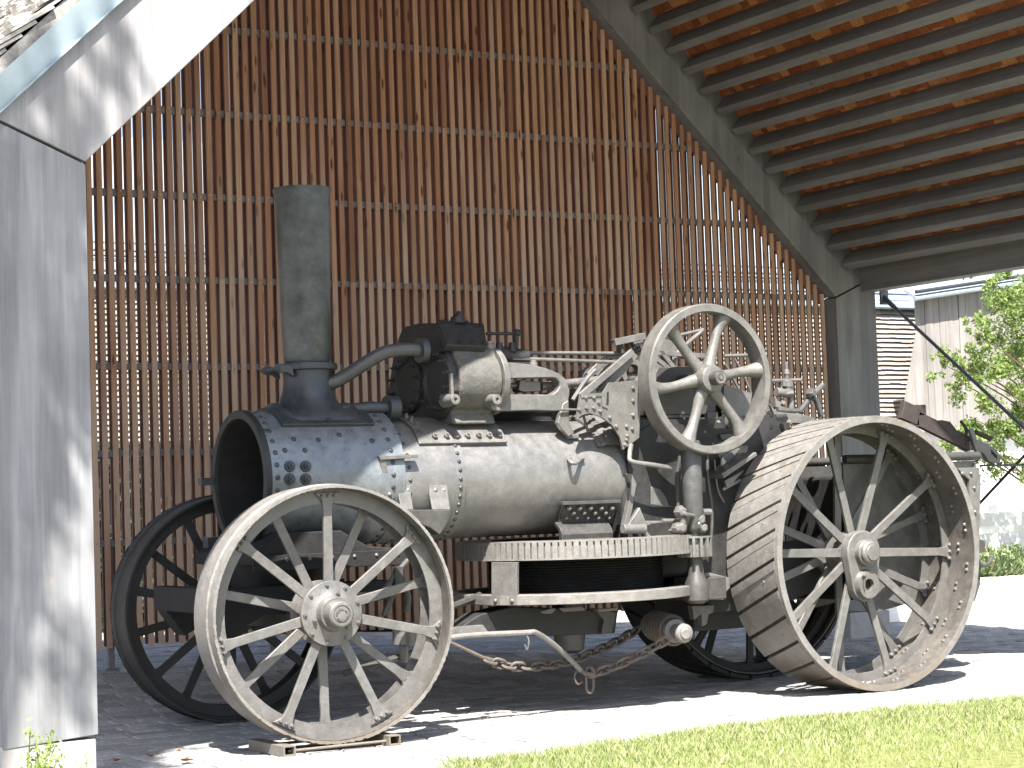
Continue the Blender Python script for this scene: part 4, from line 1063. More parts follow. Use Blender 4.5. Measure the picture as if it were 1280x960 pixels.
# rope barrel under the rear frame with its round cap
a, b = at(856, 792, .33), at(812, 780, .95)
m = MB().lathe(a, (b-a), [(-.025, 0), (-.025, .034), (-.018, .04), (-.012, .04), (-.010, .052), (0, .062), (.01, .068), (.06, .068), (.065, .052), (.15, .052), (.16, .085), (.60, .09), (.60, 0)], 28); part('chain_barrel', m, M_TREAD, eng, .003)
m = MB()
for k in range(7):
    p = a.lerp(b, .3+.08*k); d_ = (b-a).normalized(); u_, w_, _ = frame(d_)
    m.tube([p+(u_*math.cos(t)+w_*math.sin(t))*.10+d_*(.02*t/PI) for t in [2*PI*q/14 for q in range(14)]], .014, 6, closed=True)
part('wound_chain', m, M_CHAIN, eng, kind='stuff')
# rear frame
part('rear_frame', MB().prism([(-1.3, .60, .62), (-1.3, .60, .93), (-.75, .60, 1.05), (.10, .60, 1.15), (.10, .60, .78), (-.6, .60, .60)], (0, .05, 0)), M_DARK_SHADE, eng, .004)
m = MB().pix([(876, 718), (888, 716), (912, 722), (913, 735), (906, 742), (905, 750), (878, 750), (882, 738)], .50, .04)
part('bearing_bracket', m, M_IRON_LIGHT, eng, .006)
m = MB()
for q in ((880, 722), (891, 727), (903, 728), (884, 745), (891, 746), (898, 745)): m.dome(at(*q, .495), (0, -1, 0), .02)
part('bracket_rivets', m, M_IRON_LIGHT, eng, kind='stuff')
m = MB().pix([(865, 757), (878, 757), (893, 756), (892, 766), (886, 768), (884, 780), (878, 783), (877, 768), (868, 775)], .55, .06); part('brake_hanger', m, M_IRON_LIGHT, eng, .006)
part('rear_underframe', MB().box((-.62, YC, .78), (1.3, .7, .16)).box((-.9, YC, .62), (.5, .5, .3)), M_DARK_SHADE, eng, .02)
# step plates behind the flywheel, below
m = MB().prism([at(902, 592, .42), at(945, 565, .30), at(947, 569, .30), at(905, 598, .42)], (0, .22, 0)); part('mudguard_strip', m, M_IRON_LIGHT, eng, .003)
m = MB().pix([(903, 570), (903, 588), (930, 572), (925, 560)], .50, .02).pix([(906, 601), (930, 588), (915, 605), (909, 610)], .48, .02); part('guard_plate', m, M_IRON_LIGHT, eng)

# crankshaft, flywheel
FX, FZ, FR, FY = -1.2884, 2.289, .5371, .25
part('crankshaft', MB().cyl((FX, .14, FZ), (FX, 1.75, FZ), .05, .05, 24), M_IRON, eng, .003)
fwm = MB().lathe((FX, FY, FZ), (0, 1, 0), [(0, FR-.055), (0, FR-.008), (.01, FR), (.145, FR), (.155, FR-.008), (.155, FR-.05), (.10, FR-.062), (.05, FR-.062)], 110, closed=True)
fly = part('flywheel', fwm, iron('flywheel_paint', (.09, .086, .079), (.175, .167, .15), (.13, .10, .07), .45, .5, .64, .25, 1.0, .25), eng)
for i in range(6):
    a = math.radians(7.5+60*i); pts = []; rr = []
    for k in range(9):
        f = k/8; r_ = .07+(FR-.12)*f+.02*f; aa = a+.055*math.sin(PI*f)*(1 if i % 2 else .6); pts.append((FX+r_*math.cos(aa), FY+.078, FZ+r_*math.sin(aa))); rr.append(.054-.018*math.sin(PI*min(f*1.05, 1))+(.02*max(0, f-.8)/.2))
    part('spoke', MB().tube(pts, rr, 14), fly.data.materials[0], fly)
part('hub', MB().lathe((FX, FY, FZ), (0, 1, 0), [(-.03, 0), (-.03, .075), (-.022, .095), (.02, .105), (.13, .105), (.15, .09), (.15, 0)], 36), fly.data.materials[0], fly, .003)
part('shaft_end', MB().lathe((FX, FY, FZ), (0, 1, 0), [(-.115, 0), (-.115, .014), (-.108, .016), (-.112, .04), (-.10, .048), (0, .048)], 24).box((FX+.04, FY-.05, FZ+.035), (.03, .06, .03)), M_IRON_LIGHT, fly)
# crank gear seen through the flywheel
part('crank_bearing', MB().prism([(FX-.30, .62, 2.22), (FX-.2, .62, 2.40), (FX+.2, .62, 2.40), (FX+.32, .62, 2.20), (FX+.3, .62, 2.05), (FX-.3, .62, 2.05)], (0, .2, 0)), M_IRON, eng, .01)
m = MB(); gx_, gz_, gr = FX-.05, 1.90, .24
m.lathe((gx_, .64, gz_), (0, 1, 0), [(0, .06), (0, gr), (.08, gr), (.08, .06)], 60, closed=True)
for i in range(28):
    a = 2*PI*i/28; m.bar((gx_+(gr+.012)*math.cos(a), .64, gz_+(gr+.012)*math.sin(a)), (gx_+(gr+.012)*math.cos(a), .72, gz_+(gr+.012)*math.sin(a)), .022, .035, (math.cos(a), 0, math.sin(a)))
part('gear_wheel', m, M_TREAD, eng)
for (xa, ya, xb, yb, Ya, Yb, w_) in ((725, 496, 790, 440, .56, .56, .05), (752, 492, 792, 441, .60, .60, .075), (735, 470, 757, 448, .95, .95, .05), (757, 446, 776, 445, .95, .95, .035), (768, 428, 806, 420, .8, .8, .05)):
    part('frame_strut', MB().bar(at(xa, ya, Ya), at(xb, yb, Yb), w_, .03), M_IRON_LIGHT, eng, .004)
m = MB().pix([(768, 424), (790, 421), (803, 416), (808, 420), (801, 432), (796, 434), (789, 425), (770, 429)], .85, .06); part('reversing_link', m, M_IRON_LIGHT, eng, .005)
m = MB().tube([at(774, 426, .9), at(778, 441, .9)], .02, 8).tube([at(783, 425, .9), at(790, 440, .9)], .02, 8).tube([at(790, 440, .9), at(800, 436, .9)], .02, 8); part('link_rod', m, M_IRON, eng)
m = MB().lathe(at(792, 466, .72), (0, 1, 0), [(0, .06), (0, .10), (.07, .10), (.07, .06)], 28, closed=True); part('eccentric', m, M_IRON_LIGHT, eng, .004)
for (xa, ya, xb, yb) in ((820, 432, 848, 468), (817, 446, 842, 466), (818, 456, 840, 470), (818, 466, 838, 472), (822, 441, 880, 445)):
    part('eccentric_rod', MB().bar(at(xa, ya, .85), at(xb, yb, .85), .035, .03), M_IRON_LIGHT, eng, .003)
m = MB().tube(smooth_pts([at(842, 468, .9), at(842, 455, .9), at(848, 440, .9), at(864, 425, .9), at(879, 412, .9)]), .016, 8); part('reversing_lever', m, M_IRON_LIGHT, eng)
m = MB().tube([at(845, 420, .9), at(879, 412, .9)], .012, 8); m.tube([at(905, 445, .95), at(935, 444, .95)], .014, 8); part('reach_rod', m, M_IRON_LIGHT, eng)
part('valve_link', MB().bar(at(822, 430, .95), at(862, 442, .95), .10, .04), M_IRON_LIGHT, eng, .005)
part('crank_web', MB().box((FX+.12, YC-.1, FZ+.05), (.40, .09, .17)).box((FX-.1, YC+.15, FZ-.05), (.35, .09, .17)), M_IRON, eng, .01)
m = MB().pix([(838, 490), (845, 487), (852, 500), (848, 502), (834, 500)], .66, .06); part('bearing_cap', m, M_IRON_LIGHT, eng, .006)
part('gear_case', MB().box((FX+.15, 1.1, 1.95), (.9, .75, .42)), M_SOOT_SHADE, eng, .03)
part('dark_roof_plate', MB().box((-2.35, YC+.25, 2.12), (.55, .30, .22)), M_SOOT_SHADE, eng, .03)
# plate, whistle valve, levers and hand crank over the rear wheel
part('motion_plate', MB().pix([(905, 480), (925, 487), (942, 492), (962, 505), (975, 528), (978, 560), (955, 575), (910, 600), (905, 560)], .62, .03), M_IRON_LIGHT, eng)
m = MB().pix([(962, 505), (972, 515), (996, 517), (1012, 520), (1012, 530), (972, 528)], .60, .12); m.pix([(996, 516), (1020, 523), (1012, 533), (996, 528)], .63, .03); part('lever_bracket', m, M_IRON_LIGHT, eng, .005)
for q in ((962, 517), (962, 532)): part('bracket_hole', MB().cyl(at(*q, .60), at(*q, .615), .022, .022, 12), M_SOOT_SHADE, eng)  # dark discs stand for the shade in the holes
m = MB().tube([at(964, 476, .7), at(1001, 475, .7)], .014, 8); part('valve_lever', m, M_IRON_LIGHT, eng)
p = at(983, 500, .7)
m = MB().lathe(at(984, 484, .7), (0, 0, 1), [(-.06, .05), (-.05, .055), (-.03, .03), (0, .03), (.0, .036), (.05, .036), (.05, .02), (.09, .018), (.10, .024), (.13, .02), (.135, .012), (.17, .014), (.19, .014), (.19, 0)], 16); m.box(at(982, 480, .7), (.09, .06, .04))
part('safety_valve', m, M_IRON_LIGHT, eng, .002)
m = MB().tube([at(970, 490, .7), at(989, 492, .7)], .035, 12); m.tube([at(989, 492, .7), at(989, 512, .7)], .022, 10); m.pix([(969, 497), (978, 503), (982, 512), (970, 509)], .7, .04); part('valve_body', m, M_IRON_LIGHT, eng, .003)
m = MB().tube([at(972, 513, .66), at(1000, 514, .66), at(1014, 495, .66), at(1029, 481, .66)], [.02, .022, .025, .022], 10); m.tube([at(1012, 494, .66), at(1020, 500, .66), at(1027, 520, .66)], .022, 10); m.dome(at(1014, 492, .63), (0, -1, 0), .045, .05); part('regulator_lever', m, M_PIPEIRON, eng)

# pipes, rods and small gear round the firebox and crankshaft
for pts, r_, mt in (
    ([(884, 560, .52), (885, 600, .50), (890, 640, .50), (888, 690, .50)], .012, M_IRON),
    ([(893, 575, .55), (897, 610, .55), (905, 628, .55)], .008, M_IRON_LIGHT),
    ([(850, 570, .53), (846, 600, .53), (848, 640, .50)], .014, M_IRON),
    ([(800, 470, .75), (815, 480, .75), (828, 500, .75), (830, 530, .75)], .016, M_IRON),
    ([(868, 520, .66), (880, 500, .66), (893, 490, .66), (905, 492, .66)], .018, M_IRON),
    ([(905, 500, .70), (925, 492, .70), (945, 505, .70), (950, 530, .70)], .014, M_IRON),
    ([(906, 455, .9), (915, 470, .9), (940, 520, .9)], .010, M_IRON_LIGHT),
    ([(918, 448, .95), (930, 470, .95), (942, 500, .95)], .009, M_IRON_LIGHT),
    ([(745, 470, 1.1), (760, 455, 1.1), (790, 452, 1.1)], .018, M_IRON),
    ([(716, 500, .62), (732, 475, .62), (744, 462, .62)], .016, M_IRON_LIGHT),
    ([(735, 540, .6), (728, 515, .6), (724, 500, .6)], .010, M_IRON),
    ([(700, 512, .62), (722, 512, .62), (744, 512, .60)], .008, M_IRON_LIGHT)):
    part('pipe', MB().tube(smooth_pts([at(*q) for q in pts]), r_, 8), mt, eng)
m = MB()
for q in ((850, 520), (862, 535), (880, 540), (898, 528), (912, 545), (928, 540), (870, 552), (845, 545), (905, 515), (890, 555)):
    m.dome(at(*q, .598), (0, -1, 0), .018, .02)
part('frame_rivets', m, M_IRON_LIGHT, eng, kind='stuff')
m = MB().box(at(885, 525, .66), (.10, .12, .12)).cyl(at(912, 530, .58), at(912, 530, .70), .055, .055, 18).cyl(at(912, 530, .56), at(912, 530, .58), .03, .03, 12)
m.pix([(900, 543), (925, 540), (928, 547), (902, 550)], .56, .05); part('pump_body', m, M_IRON, eng, .006)
m = MB().lathe(at(745, 478, 1.15), (0, 1, 0), [(0, .05), (0, .12), (.08, .12), (.08, .05)], 28, closed=True); part('eccentric', m, M_IRON, eng, .004)
m = MB()
for k in range(5): m.tube([at(800+9*k, 425+7*k, 1.0), at(806+9*k, 460+5*k, 1.0)], .012, 6)
part('link_rod', m, M_IRON, eng)
for (xa, ya, xb, yb) in ((905, 592, 935, 572), (903, 612, 925, 600)): part('guard_strip', MB().bar(at(xa, ya, .50), at(xb, yb, .50), .02, .02), M_IRON_LIGHT, eng)
# tender behind the rear wheel
tm = MB()
TX0, TX1 = .25, 1.56
part('tender_side', MB().prism([(.20, .62, 1.66), (.20, .62, .75), (.45, .62, .52), (1.15, .62, .62), (TX1-.05, .62, .95), (TX1, .62, 1.66)], (0, .02, 0)), M_IRON_LIGHT, eng)
part('tender_side', MB().prism([(.20, 1.42, 1.66), (.20, 1.42, .75), (.45, 1.42, .52), (1.15, 1.42, .62), (TX1-.05, 1.42, .95), (TX1, 1.42, 1.66)], (0, .02, 0)), M_IRON, eng)
part('tender_tank', MB().box(((.20+TX1)/2, YC, 1.10), (TX1-.24, .76, .95)), M_SOOT_SHADE, eng, .03)  # shade behind the spokes put into the tank colour
part('tender_rear_plate', MB().prism([(TX1-.02, .60, 1.64), (TX1-.02, 1.44, 1.64), (TX1-.06, 1.44, .9), (TX1-.06, .60, .9)], (.02, 0, 0)), M_IRON_LIGHT, eng)
part('tender_rail', MB().tube([(.2, .60, 1.70), (TX1+.02, .60, 1.70), (TX1+.04, .64, 1.70), (TX1+.04, 1.42, 1.70), (.2, 1.44, 1.70)], .032, 12), M_IRON, eng)
m = MB().pix([(1196, 585), (1224, 584), (1226, 600), (1224, 700), (1214, 700), (1212, 600)], .58, .03); part('tender_corner', m, M_IRON_LIGHT, eng, .003)
m = MB()
for q in ((1203, 592), (1214, 592), (1218, 610), (1219, 640)): m.dome(at(*q, .575), (0, -1, 0), .017)
part('tender_rivets', m, M_IRON_LIGHT, eng, kind='stuff')
part('tender_bracket', MB().pix([(1218, 672), (1232, 676), (1232, 690), (1220, 692)], .62, .12).pix([(1208, 700), (1226, 698), (1226, 730), (1219, 752), (1208, 745)], .75, .04), M_IRON, eng, .006)
part('tender_hook', MB().tube(smooth_pts([at(1222, 700, .8), at(1228, 707, .8), at(1236, 704, .8), at(1240, 696, .8)]), .016, 8), M_IRON, eng)
# steel arm standing over the tender
arm = [(1125, 514), (1130, 508), (1142, 510), (1146, 507), (1154, 517), (1175, 526), (1187, 527), (1196, 540), (1203, 548), (1212, 551), (1213, 562), (1200, 560), (1150, 534), (1140, 527), (1127, 520)]
am = MB().bar(at(1129, 515, 1.03), at(1212, 556, 1.03), .118, .05).bar(at(1126, 512, 1.03), at(1146, 521, 1.03), .15, .06).box(at(1150, 513, 1.03), (.09, .05, .09)).box(at(1141, 528, 1.03), (.10, .05, .08))
am.prism([at(1172, 527, 1.0), at(1178, 525, 1.0), at(1188, 527, 1.0), at(1196, 537, 1.0), at(1202, 547, 1.0), at(1190, 546, 1.0)], (0, .05, 0))
part('coupling_arm', am, M_RUST, eng, .006, label='rust brown steel arm lying over the tender')
m = MB().tube(smooth_pts([at(1207, 545, 1.0), at(1208, 537, 1.0), at(1203, 529, 1.0), at(1201, 527, 1.0)]), .014, 8); m.tube([at(1219, 540, 1.05), at(1238, 548, 1.05)], .022, 8); part('arm_hook', m, M_RUST, eng)
m = MB().pix([(1212, 552), (1224, 550), (1236, 555), (1246, 563), (1253, 571), (1250, 578), (1243, 580), (1236, 576), (1230, 567), (1222, 563), (1213, 563)], .97, .05); part('arm_end', m, M_IRON_LIGHT, eng, .005)
part('arm_end_hole', MB().prism([at(1239, 562, .965), at(1246, 569, .965), at(1247, 574, .965), at(1240, 567, .965)], (0, .01, 0)), M_SOOT_SHADE, eng)  # dark plate painted as the shade of the opening
m = MB().bar(at(1213, 536, .95), at(1225, 575, .95), .045, .03).pix([(1200, 577), (1208, 566), (1216, 564), (1222, 574), (1215, 578)], .93, .05); part('arm_stand', m, M_IRON_LIGHT, eng, .004)
m = MB().tube([at(1225, 582, 1.0), at(1290, 581, 1.0)], .010, 6); part('tow_bar', m, M_IRON, eng)

# wheel chock of channel steel under the front wheel
ck = root('wheel_chock_frame', (-4.35, .1, 0), 'steel wheel chock frame of two channel bars under the near front wheel', 'wheel chock')
def chock(xa, xb):
    m = MB(); y0_ = -.22
    m.box(((xa+xb)/2, .07, .008), (xb-xa, .52, .012)); m.box((xa+.005, .07, .036), (.01, .52, .05)); m.box((xb-.005, .07, .036), (.01, .52, .05)); m.box(((xa+xb)/2, .07, .062), (xb-xa, .52, .008)); return m
XA = at(365, 935, -.2).x; XB = at(493, 922, -.2).x
part('chock_bar', chock(XA-.05, XA+.03), M_TREAD, ck, .002); part('chock_bar', chock(XB-.03, XB+.05), M_TREAD, ck, .002)
part('chock_rod', MB().tube([(XA, -.14, .03), (XB, -.14, .03)], .009, 8), M_TREAD, ck)
part('chock_rod', MB().tube([(XA, .25, .03), (XB, .25, .03)], .009, 8), M_TREAD, ck)

#@@BACKGROUND
# ------------------------------------------------------------------ background
YW = 10.5
house = root('shingled_house', (6, YW, 0), 'pale shingled house with a grey roof behind the shed', 'house')
zt = at(1120, 388, YW).z; zb = at(1120, 537, YW).z; zr = at(1120, 345, YW).z
Xw0, Xw1 = -6.0, at(1152, 390, YW).x
part('wall', MB().box(((Xw0+Xw1)/2, YW+.2, zb/2), (Xw1-Xw0, .3, zb)), M_PLASTER, house)
part('wall', MB().prism([(Xw0, YW+.06, zb), (Xw1+.0, YW+.06, zb), (Xw1, YW+.06, zt), (Xw0, YW+.06, zt)], (0, .25, 0)), M_SHING_WALL, house)
cand = []
z_ = zb; row = 0
while z_ < zt-.02:
    x = Xw0 + .0
    while x < Xw1-.05:
        w = random.uniform(.12, .24); cand.append((x, z_, w)); x += w+.003
    z_ += .066
def key3(q):
    u_ = px((q[0], YW, q[1])); return 0 if (1080 < u_[0] < 1160 and 380 < u_[1] < 545) else 1
m = MB(); vis_ = [q for q in cand if key3(q) == 0]; rng = random.Random(9); rng.shuffle(vis_); vset = set(map(id, vis_[:290]))
def wsh(m, q, o=(0, 0, 0)):
    x, z_, w = q; o = Vector(o); j = random.uniform(-.006, .006)
    a = [Vector((x, YW, z_+j))-o, Vector((x+w, YW, z_+j))-o, Vector((x+w, YW+.04, z_+.09))-o, Vector((x, YW+.04, z_+.09))-o]; m.prism(a, (0, .012, 0))
for q in cand:
    if id(q) not in vset: wsh(m, q)
part('wall_shingles', m, M_SHING_WALL, house, kind='stuff', smooth=0)
for q in cand:
    if id(q) in vset:
        m = MB(); o_ = Vector((q[0], YW, q[1])); wsh(m, q, o_); put('wall_shingle', m.mesh('wall_shingle', 0), M_SHING_WALL, house, o_-WL[house.name])
rf = part('roof', MB().prism([(Xw0-.3, YW-.01, zt+.02), (Xw0-.3, YW+3.2, zt+2.3), (Xw0-.3, YW+3.2, zt+2.4), (Xw0-.3, YW-.01, zt+.10)], (Xw1-Xw0+.45, 0, 0)), M_ROOFTILE, house)
WL[rf.name] = Vector((0, 0, 0))
part('snow_guard', MB().tube([(Xw0, YW+.1, zt+.48), (Xw1+.1, YW+.1, zt+.48)], .018, 6).tube([(Xw0, YW+.1, zt+.42), (Xw1+.1, YW+.1, zt+.42)], .018, 6), M_GALV, rf)
part('gutter', MB().lathe((Xw0-.3, YW-.04, zt+.04), (1, 0, 0), [(0, .03), (Xw1-Xw0+.45, .03)], 12), M_PIPE, house)
part('roof_batten_rows', MB().box(((Xw0+Xw1)/2, YW+.35, zt+.60), (Xw1-Xw0+.4, .02, .02)).box(((Xw0+Xw1)/2, YW-.05, zt+.34), (Xw1-Xw0+.4, .02, .02)), M_GALV, rf)

hz_ = at(150, 560, 9.0).z
hg = root('garden_hedge', (2, 9.2, 0), 'dark clipped hedge glimpsed through the gaps of the slatted wall', 'hedge')
part('hedge_core', MB().box((1.4, 9.25, hz_/2), (10.6, .7, hz_)), M_CORE_SHADE, hg)
m = MB(); rng = random.Random(2)
for _ in range(9000):
    x = rng.uniform(-4, 6.8); z_ = rng.uniform(.05, hz_+.03); yv = 8.9-rng.uniform(-.02, .08) if rng.random() < .85 else rng.uniform(8.9, 9.6)
    if yv > 8.93: z_ = hz_+rng.uniform(0, .06)
    n_ = Vector((rng.gauss(0, .6), -1, rng.gauss(.3, .6))).normalized(); u_, w_, _u = frame(n_); d1 = u_*.05; d2 = w_*.03; p = Vector((x, yv, z_)); m.add([p-d1, p+d2, p+d1, p-d2], [(0, 1, 2, 3)])
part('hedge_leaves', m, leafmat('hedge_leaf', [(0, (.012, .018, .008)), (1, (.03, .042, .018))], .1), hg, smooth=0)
YV = 9.6
barn = root('boarded_barn', (11, YV, 0), 'silvery barn of vertical boards standing right of the shingled house', 'barn')
lt = at(1121, 370, YV); lt2 = at(1152, 378, YV); lb = at(1126, 537, YV); zlow = at(1240, 536, YV).z
def left_x(z):                          # battered left edge
    f = (z-lb.z)/(lt2.z-lb.z); return lb.x+(lt2.x-lb.x)*f
def top_z(x):
    a, b = at(1121, 372, YV), at(1280, 352, YV); return a.z+(b.z-a.z)*(x-a.x)/(b.x-a.x)
part('wall', MB().box((lb.x+4.0, YV+.25, zlow/2), (8.0-.02, .3, zlow-.0)), M_PLASTER, barn)
x = lb.x; 
part('backing', MB().prism([(lb.x+.15, YV+.05, zlow), (lb.x+8, YV+.05, zlow), (lb.x+8, YV+.05, top_z(lb.x+8)), (lt2.x+.15, YV+.05, top_z(lt2.x)), (lt2.x+.15, YV+.05, lt2.z)], (0, .1, 0)), M_EDGE, barn)
while x < lb.x+7.8:
    w = random.uniform(.11, .17); xl, xr = x, x+w-.006; dy = random.uniform(-.006, .006)
    def zcap(xx):
        return None
    zt1, zt2 = top_z(xl), top_z(xr)
    if xr < lt2.x:                       # boards cut by the slanted edge
        f1 = lb.z+(xl-lb.x)/(lt2.x-lb.x)*(lt2.z-lb.z); f2 = lb.z+(xr-lb.x)/(lt2.x-lb.x)*(lt2.z-lb.z)
        zt1, zt2 = max(f1, zlow+.01), max(f2, zlow+.02)
    part('board', MB().prism([(xl, YV+dy, zlow), (xr, YV+dy, zlow), (xr, YV+dy, zt2), (xl, YV+dy, zt1)], (0, .03, 0)), M_BOARD, barn)
    x += w
a, b = at(1124, 373, YV-.15), at(1300, 349.5, YV-.15); a.x = lt2.x-.28
part('roof', MB().prism([a, b, b+Vector((0, 0, .05)), a+Vector((0, 0, .05))], (0, .2, .12)), M_ROOFTILE, barn)
part('eaves_gutter', MB().tube([a+Vector((0, -.05, .09)), b+Vector((0, -.05, .09))], .028, 10), M_EDGE, barn)
part('eaves_board', MB().tube([a+Vector((0, -.02, -.0)), b+Vector((0, -.02, 0))], .035, 8), M_ZINC, barn)
part('base_ledge', MB().box((lb.x+4, YV-.02, zlow+.0), (8, .10, .05)), M_CONC, barn)
# low white wall, white rail fence, planting bed
rb = [atz(1180, 768, .0), atz(1290, 772, .0)]
rb = [atz(1100, 762, 0), atz(1300, 772, 0)]
yw_ = atz(1260, 771, 0).y; xa_ = atz(1130, 765, 0).x; hw_ = at(1260, 721, yw_).z
rw = root('garden_retaining_wall', (7.5, yw_, 0), 'low white concrete retaining wall in front of the planting bed', 'wall')
x = 4.2
while x < 12: part('wall_panel', MB().box((x+.49, yw_+.09, hw_/2-.1), (.975, .18, hw_+.2)), M_PLASTER, rw, .008); x += .985
part('bed_soil_ground', MB().box((8.1, yw_+1.2, hw_-.12), (7.8, 2.0, .1)), M_SOIL, rw)
fr = root('white_rail_fence', (8, 7.5, 0), 'white rail fence beyond the planting bed', 'fence')
yf = yw_+2.4
for yy_ in (662, 700): 
    z_ = at(1250, yy_, yf).z; part('rail', MB().box((8.2, yf, z_), (8, .04, .09)), M_WHITE, fr, .004)
for k in range(7): part('fence_post', MB().box((4.6+1.15*k, yf+.05, at(1250, 655, yf).z/2), (.06, .05, at(1250, 655, yf).z)), M_WHITE, fr, .004)
wl_ = MB().box((8, YV-1.2, at(1250, 640, YV-1.2).z/2), (9.5, .2, at(1250, 640, YV-1.2).z)); tag(part('terrace_wall', wl_, M_PLASTER, None), 'long white plaster wall behind the white rail fence', 'wall')

def leaf(m, p, s_, rng):
    n_ = Vector((rng.gauss(0, 1), rng.gauss(0, 1), rng.gauss(0, .8)+.6)).normalized(); u_, w_, _ = frame(n_); a = rng.uniform(0, 2*PI)
    d1 = u_*math.cos(a)+w_*math.sin(a); d2 = n_.cross(d1)
    m.add([p-d1*s_, p+d2*s_*.42, p+d1*s_, p-d2*s_*.42], [(0, 1, 2, 3)])
def foliage(rng, blobs, n, s0, s1):
    m = MB()
    tot = sum(b[1]**2 for b in blobs)
    for c_, r_ in blobs:
        subs = [(Vector(c_)+Vector([rng.gauss(0, 1) for _ in range(3)])*r_*.55, r_*rng.uniform(.22, .42)) for _ in range(9)]
        for _ in range(int(n*r_*r_/tot)):
            sc_, sr = rng.choice(subs); d = Vector([rng.gauss(0, 1) for _ in range(3)]); d = d.normalized()*sr*rng.random()**.4
            leaf(m, sc_+d, rng.uniform(s0, s1), rng)
    return m
rng = random.Random(11); YT = 6.9
tree = root('young_maple_tree', (8.9, YT, 0), 'light green leafy tree in front of the boarded barn at right', 'tree')
T0 = Vector((9.05, YT, .2))
blobs = [((at(x, y, YT+dy)), r) for x, y, dy, r in ((1262, 370, 0, .36), (1290, 350, .3, .5), (1245, 355, .2, .22), (1262, 440, .2, .42), (1215, 445, -.2, .26), (1225, 420, -.1, .2), (1240, 480, 0, .40), (1180, 448, -.2, .14), (1192, 462, -.2, .2), (1205, 480, -.1, .2), (1270, 500, .1, .4), (1230, 530, 0, .35), (1265, 545, 0, .36), (1205, 545, -.3, .22), (1290, 590, 0, .3), (1320, 450, .3, .8), (1350, 380, .4, .8), (1250, 580, .1, .24), (1185, 555, -.2, .12), (1330, 560, .2, .6))]
tk = MB().tube(smooth_pts([T0, T0+Vector((.05, 0, 1.2)), T0+Vector((0, .1, 2.4)), T0+Vector((.15, .1, 4.2))]), [.11-.004*k for k in range(16)], 10)
for c_, r_ in blobs:
    z_ = max(.8, c_.z-.8-.4*rng.random()); a = T0+Vector((.03, .05, z_)); mid = a.lerp(c_, .5)+Vector((0, 0, .1)); tk.tube(smooth_pts([a, mid, c_, c_+(c_-mid)*.15], 3), [.02, .017, .015, .012, .01, .008, .006, .005, .004, .003], 6)
part('trunk', tk, M_BARK, tree); part('crown', foliage(rng, blobs, 24000, .02, .042), M_LEAF, tree, smooth=0)

# planting bed: separate bushy plants
PL = ((1228, 'grey green bushy plant right beside the rear wheel, leftmost in the garden bed'), (1243, 'straw tinged bushy plant second from the left in the garden bed'), (1259, 'tall grey green plant third from the left in the garden bed'), (1275, 'grey green plant at the right picture edge in the garden bed'))
for k, (xp, lab) in enumerate(PL):
    yb_ = yw_+.4+.12*(k % 2); x = at(xp, 715, yb_).x; h = (.34, .30, .42, .36)[k]
    pr = root('garden_plant', (x, yb_, hw_-.1), lab, 'plant', 'clumps of plants in the garden bed')
    m = MB()
    for _ in range(420):
        d = Vector((rng.gauss(0, .11), rng.gauss(0, .14), 0)); tip = Vector((x, yb_, hw_-.07))+d+Vector((d.x*.6, d.y*.6, h*rng.uniform(.3, 1))); leaf(m, tip, rng.uniform(.015, .045), rng)
        m.tube([Vector((x, yb_, hw_-.08))+d*.6, tip], .004, 3)
    part('leaves', m, M_HERB, pr, smooth=0)

# weed at the foot of the left post
wp = Vector((-6.76, -1.30, 0)); wd = root('weed_plant', wp, 'small yellow green weed growing against the left post base', 'plant')
m = MB(); st = MB(); rng = random.Random(4)
for (tx, ty) in ((38, 910), (45, 925), (55, 938), (66, 918), (70, 930), (36, 945), (60, 955), (44, 955), (110, 950), (74, 945)):
    tip = at(tx, ty, -1.33+rng.uniform(-.06, .04)); b_ = wp+Vector((rng.uniform(-.03, .03), -.02, 0)); mid = b_.lerp(tip, .55)+Vector((rng.uniform(-.02, .02), 0, .02)); P_ = smooth_pts([b_, mid, tip], 4); st.tube(P_, .0035, 5)
    for q in P_[3:]:
        for _ in range(7): leaf(m, q+Vector([rng.gauss(0, .018) for _ in range(3)]), rng.uniform(.010, .022), rng)
part('stem', st, M_WEED, wd); part('leaves', m, M_WEED, wd, smooth=0)
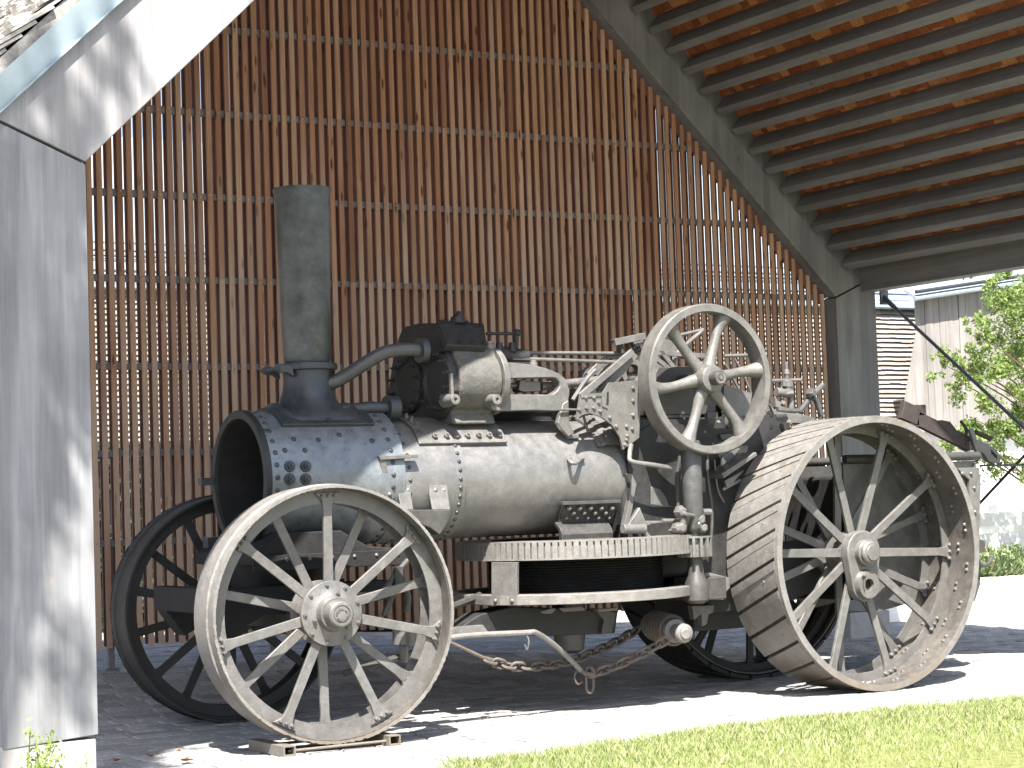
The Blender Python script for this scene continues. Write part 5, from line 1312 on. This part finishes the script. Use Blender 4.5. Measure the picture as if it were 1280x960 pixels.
# dead leaves on the paving
DL = (((145, 952), 'brown dead leaf lying on the paving closest to the white post base'), ((188, 946), 'brown dead leaf halfway between the post base and the wheel chock'), ((232, 952), 'largest brown dead leaf, spiky, lying on sunlit paving near the picture bottom'), ((224, 940), 'small brown dead leaf just behind the spiky largest one'), ((171, 898), 'small dead leaf on shaded paving in front of the far front wheel'), ((292, 904), 'dead leaf on paving just left of the near front wheel'))
for k, ((x_, y_), lab) in enumerate(DL):
    p = atz(x_, y_, .012); m = MB(); s_ = (.035, .028, .055, .022, .02, .02)[k]; n = 9; a0 = rng.uniform(0, 6)
    ring = [Vector((math.cos(a0+2*PI*i/n)*s_*(1 if i % 2 else .5), math.sin(a0+2*PI*i/n)*s_*.9*(1 if i % 2 else .5), .006+rng.uniform(0, .02))) for i in range(n)]
    m.add([Vector((0, 0, .002))]+ring, [(0, 1+i, 1+(i+1) % n) for i in range(n)])
    o = put('dead_leaf', m.mesh('dead_leaf', 0), M_DEAD, None, p)
    tag(o, lab, 'leaf', 'dead leaves on the paving')

# tree beside the shed, outside the picture: it throws the dappled shade on the left post
rng = random.Random(21); O2 = Vector((-10.9, -6.6, 0))
tr2 = root('shade_tree', O2, 'broad tree standing in front of the shed at left', 'tree')
def tow(x, y, Yp, t): return at(x, y, Yp)+SUNV*t
bl = [(tow(x, y, YN, t), r) for x, y, t, r in ((98, 300, 7.5, .16), (100, 470, 7.4, .17), (60, 260, 7.7, .2), (104, 400, 7.4, .10), (30, 130, 8.2, .2), (110, 215, 7.9, .12), (100, 160, 8.2, .13), (95, 360, 7.5, .13), (25, 320, 7.6, .34), (70, 240, 7.9, .16), (20, 440, 7.4, .30), (50, 600, 7.3, .16), (85, 560, 7.0, .14), (15, 530, 7.2, .28), (10, 200, 8, .2), (90, 110, 8.6, .2), (60, 160, 8.3, .18), (130, 120, 8.4, .14), (150, 40, 8.6, .16), (80, 330, 7.6, .12), (20, 780, 7, .12), (-40, 500, 7.4, .5), (-60, 300, 7.6, .5), (20, 60, 8.4, .14))]
part('crown', foliage(rng, bl, 5200, .03, .06), M_LEAF2, tr2, smooth=0)
tk = MB().tube(smooth_pts([O2, O2+Vector((0, 0, 2.5)), O2+Vector((.2, .1, 5)), O2+Vector((.6, .3, 8.5))]), [.20-.008*k for k in range(16)], 12)
for c_, r_ in bl:
    a = O2+Vector((.2, .1, min(max(3.5, c_.z-2.0), 7.5))); tk.tube(smooth_pts([a, a.lerp(c_, .5)+Vector((0, 0, .2)), c_], 3), [.06, .05, .04, .03, .022, .015, .01], 6)
part('trunk', tk, M_BARK, tr2)
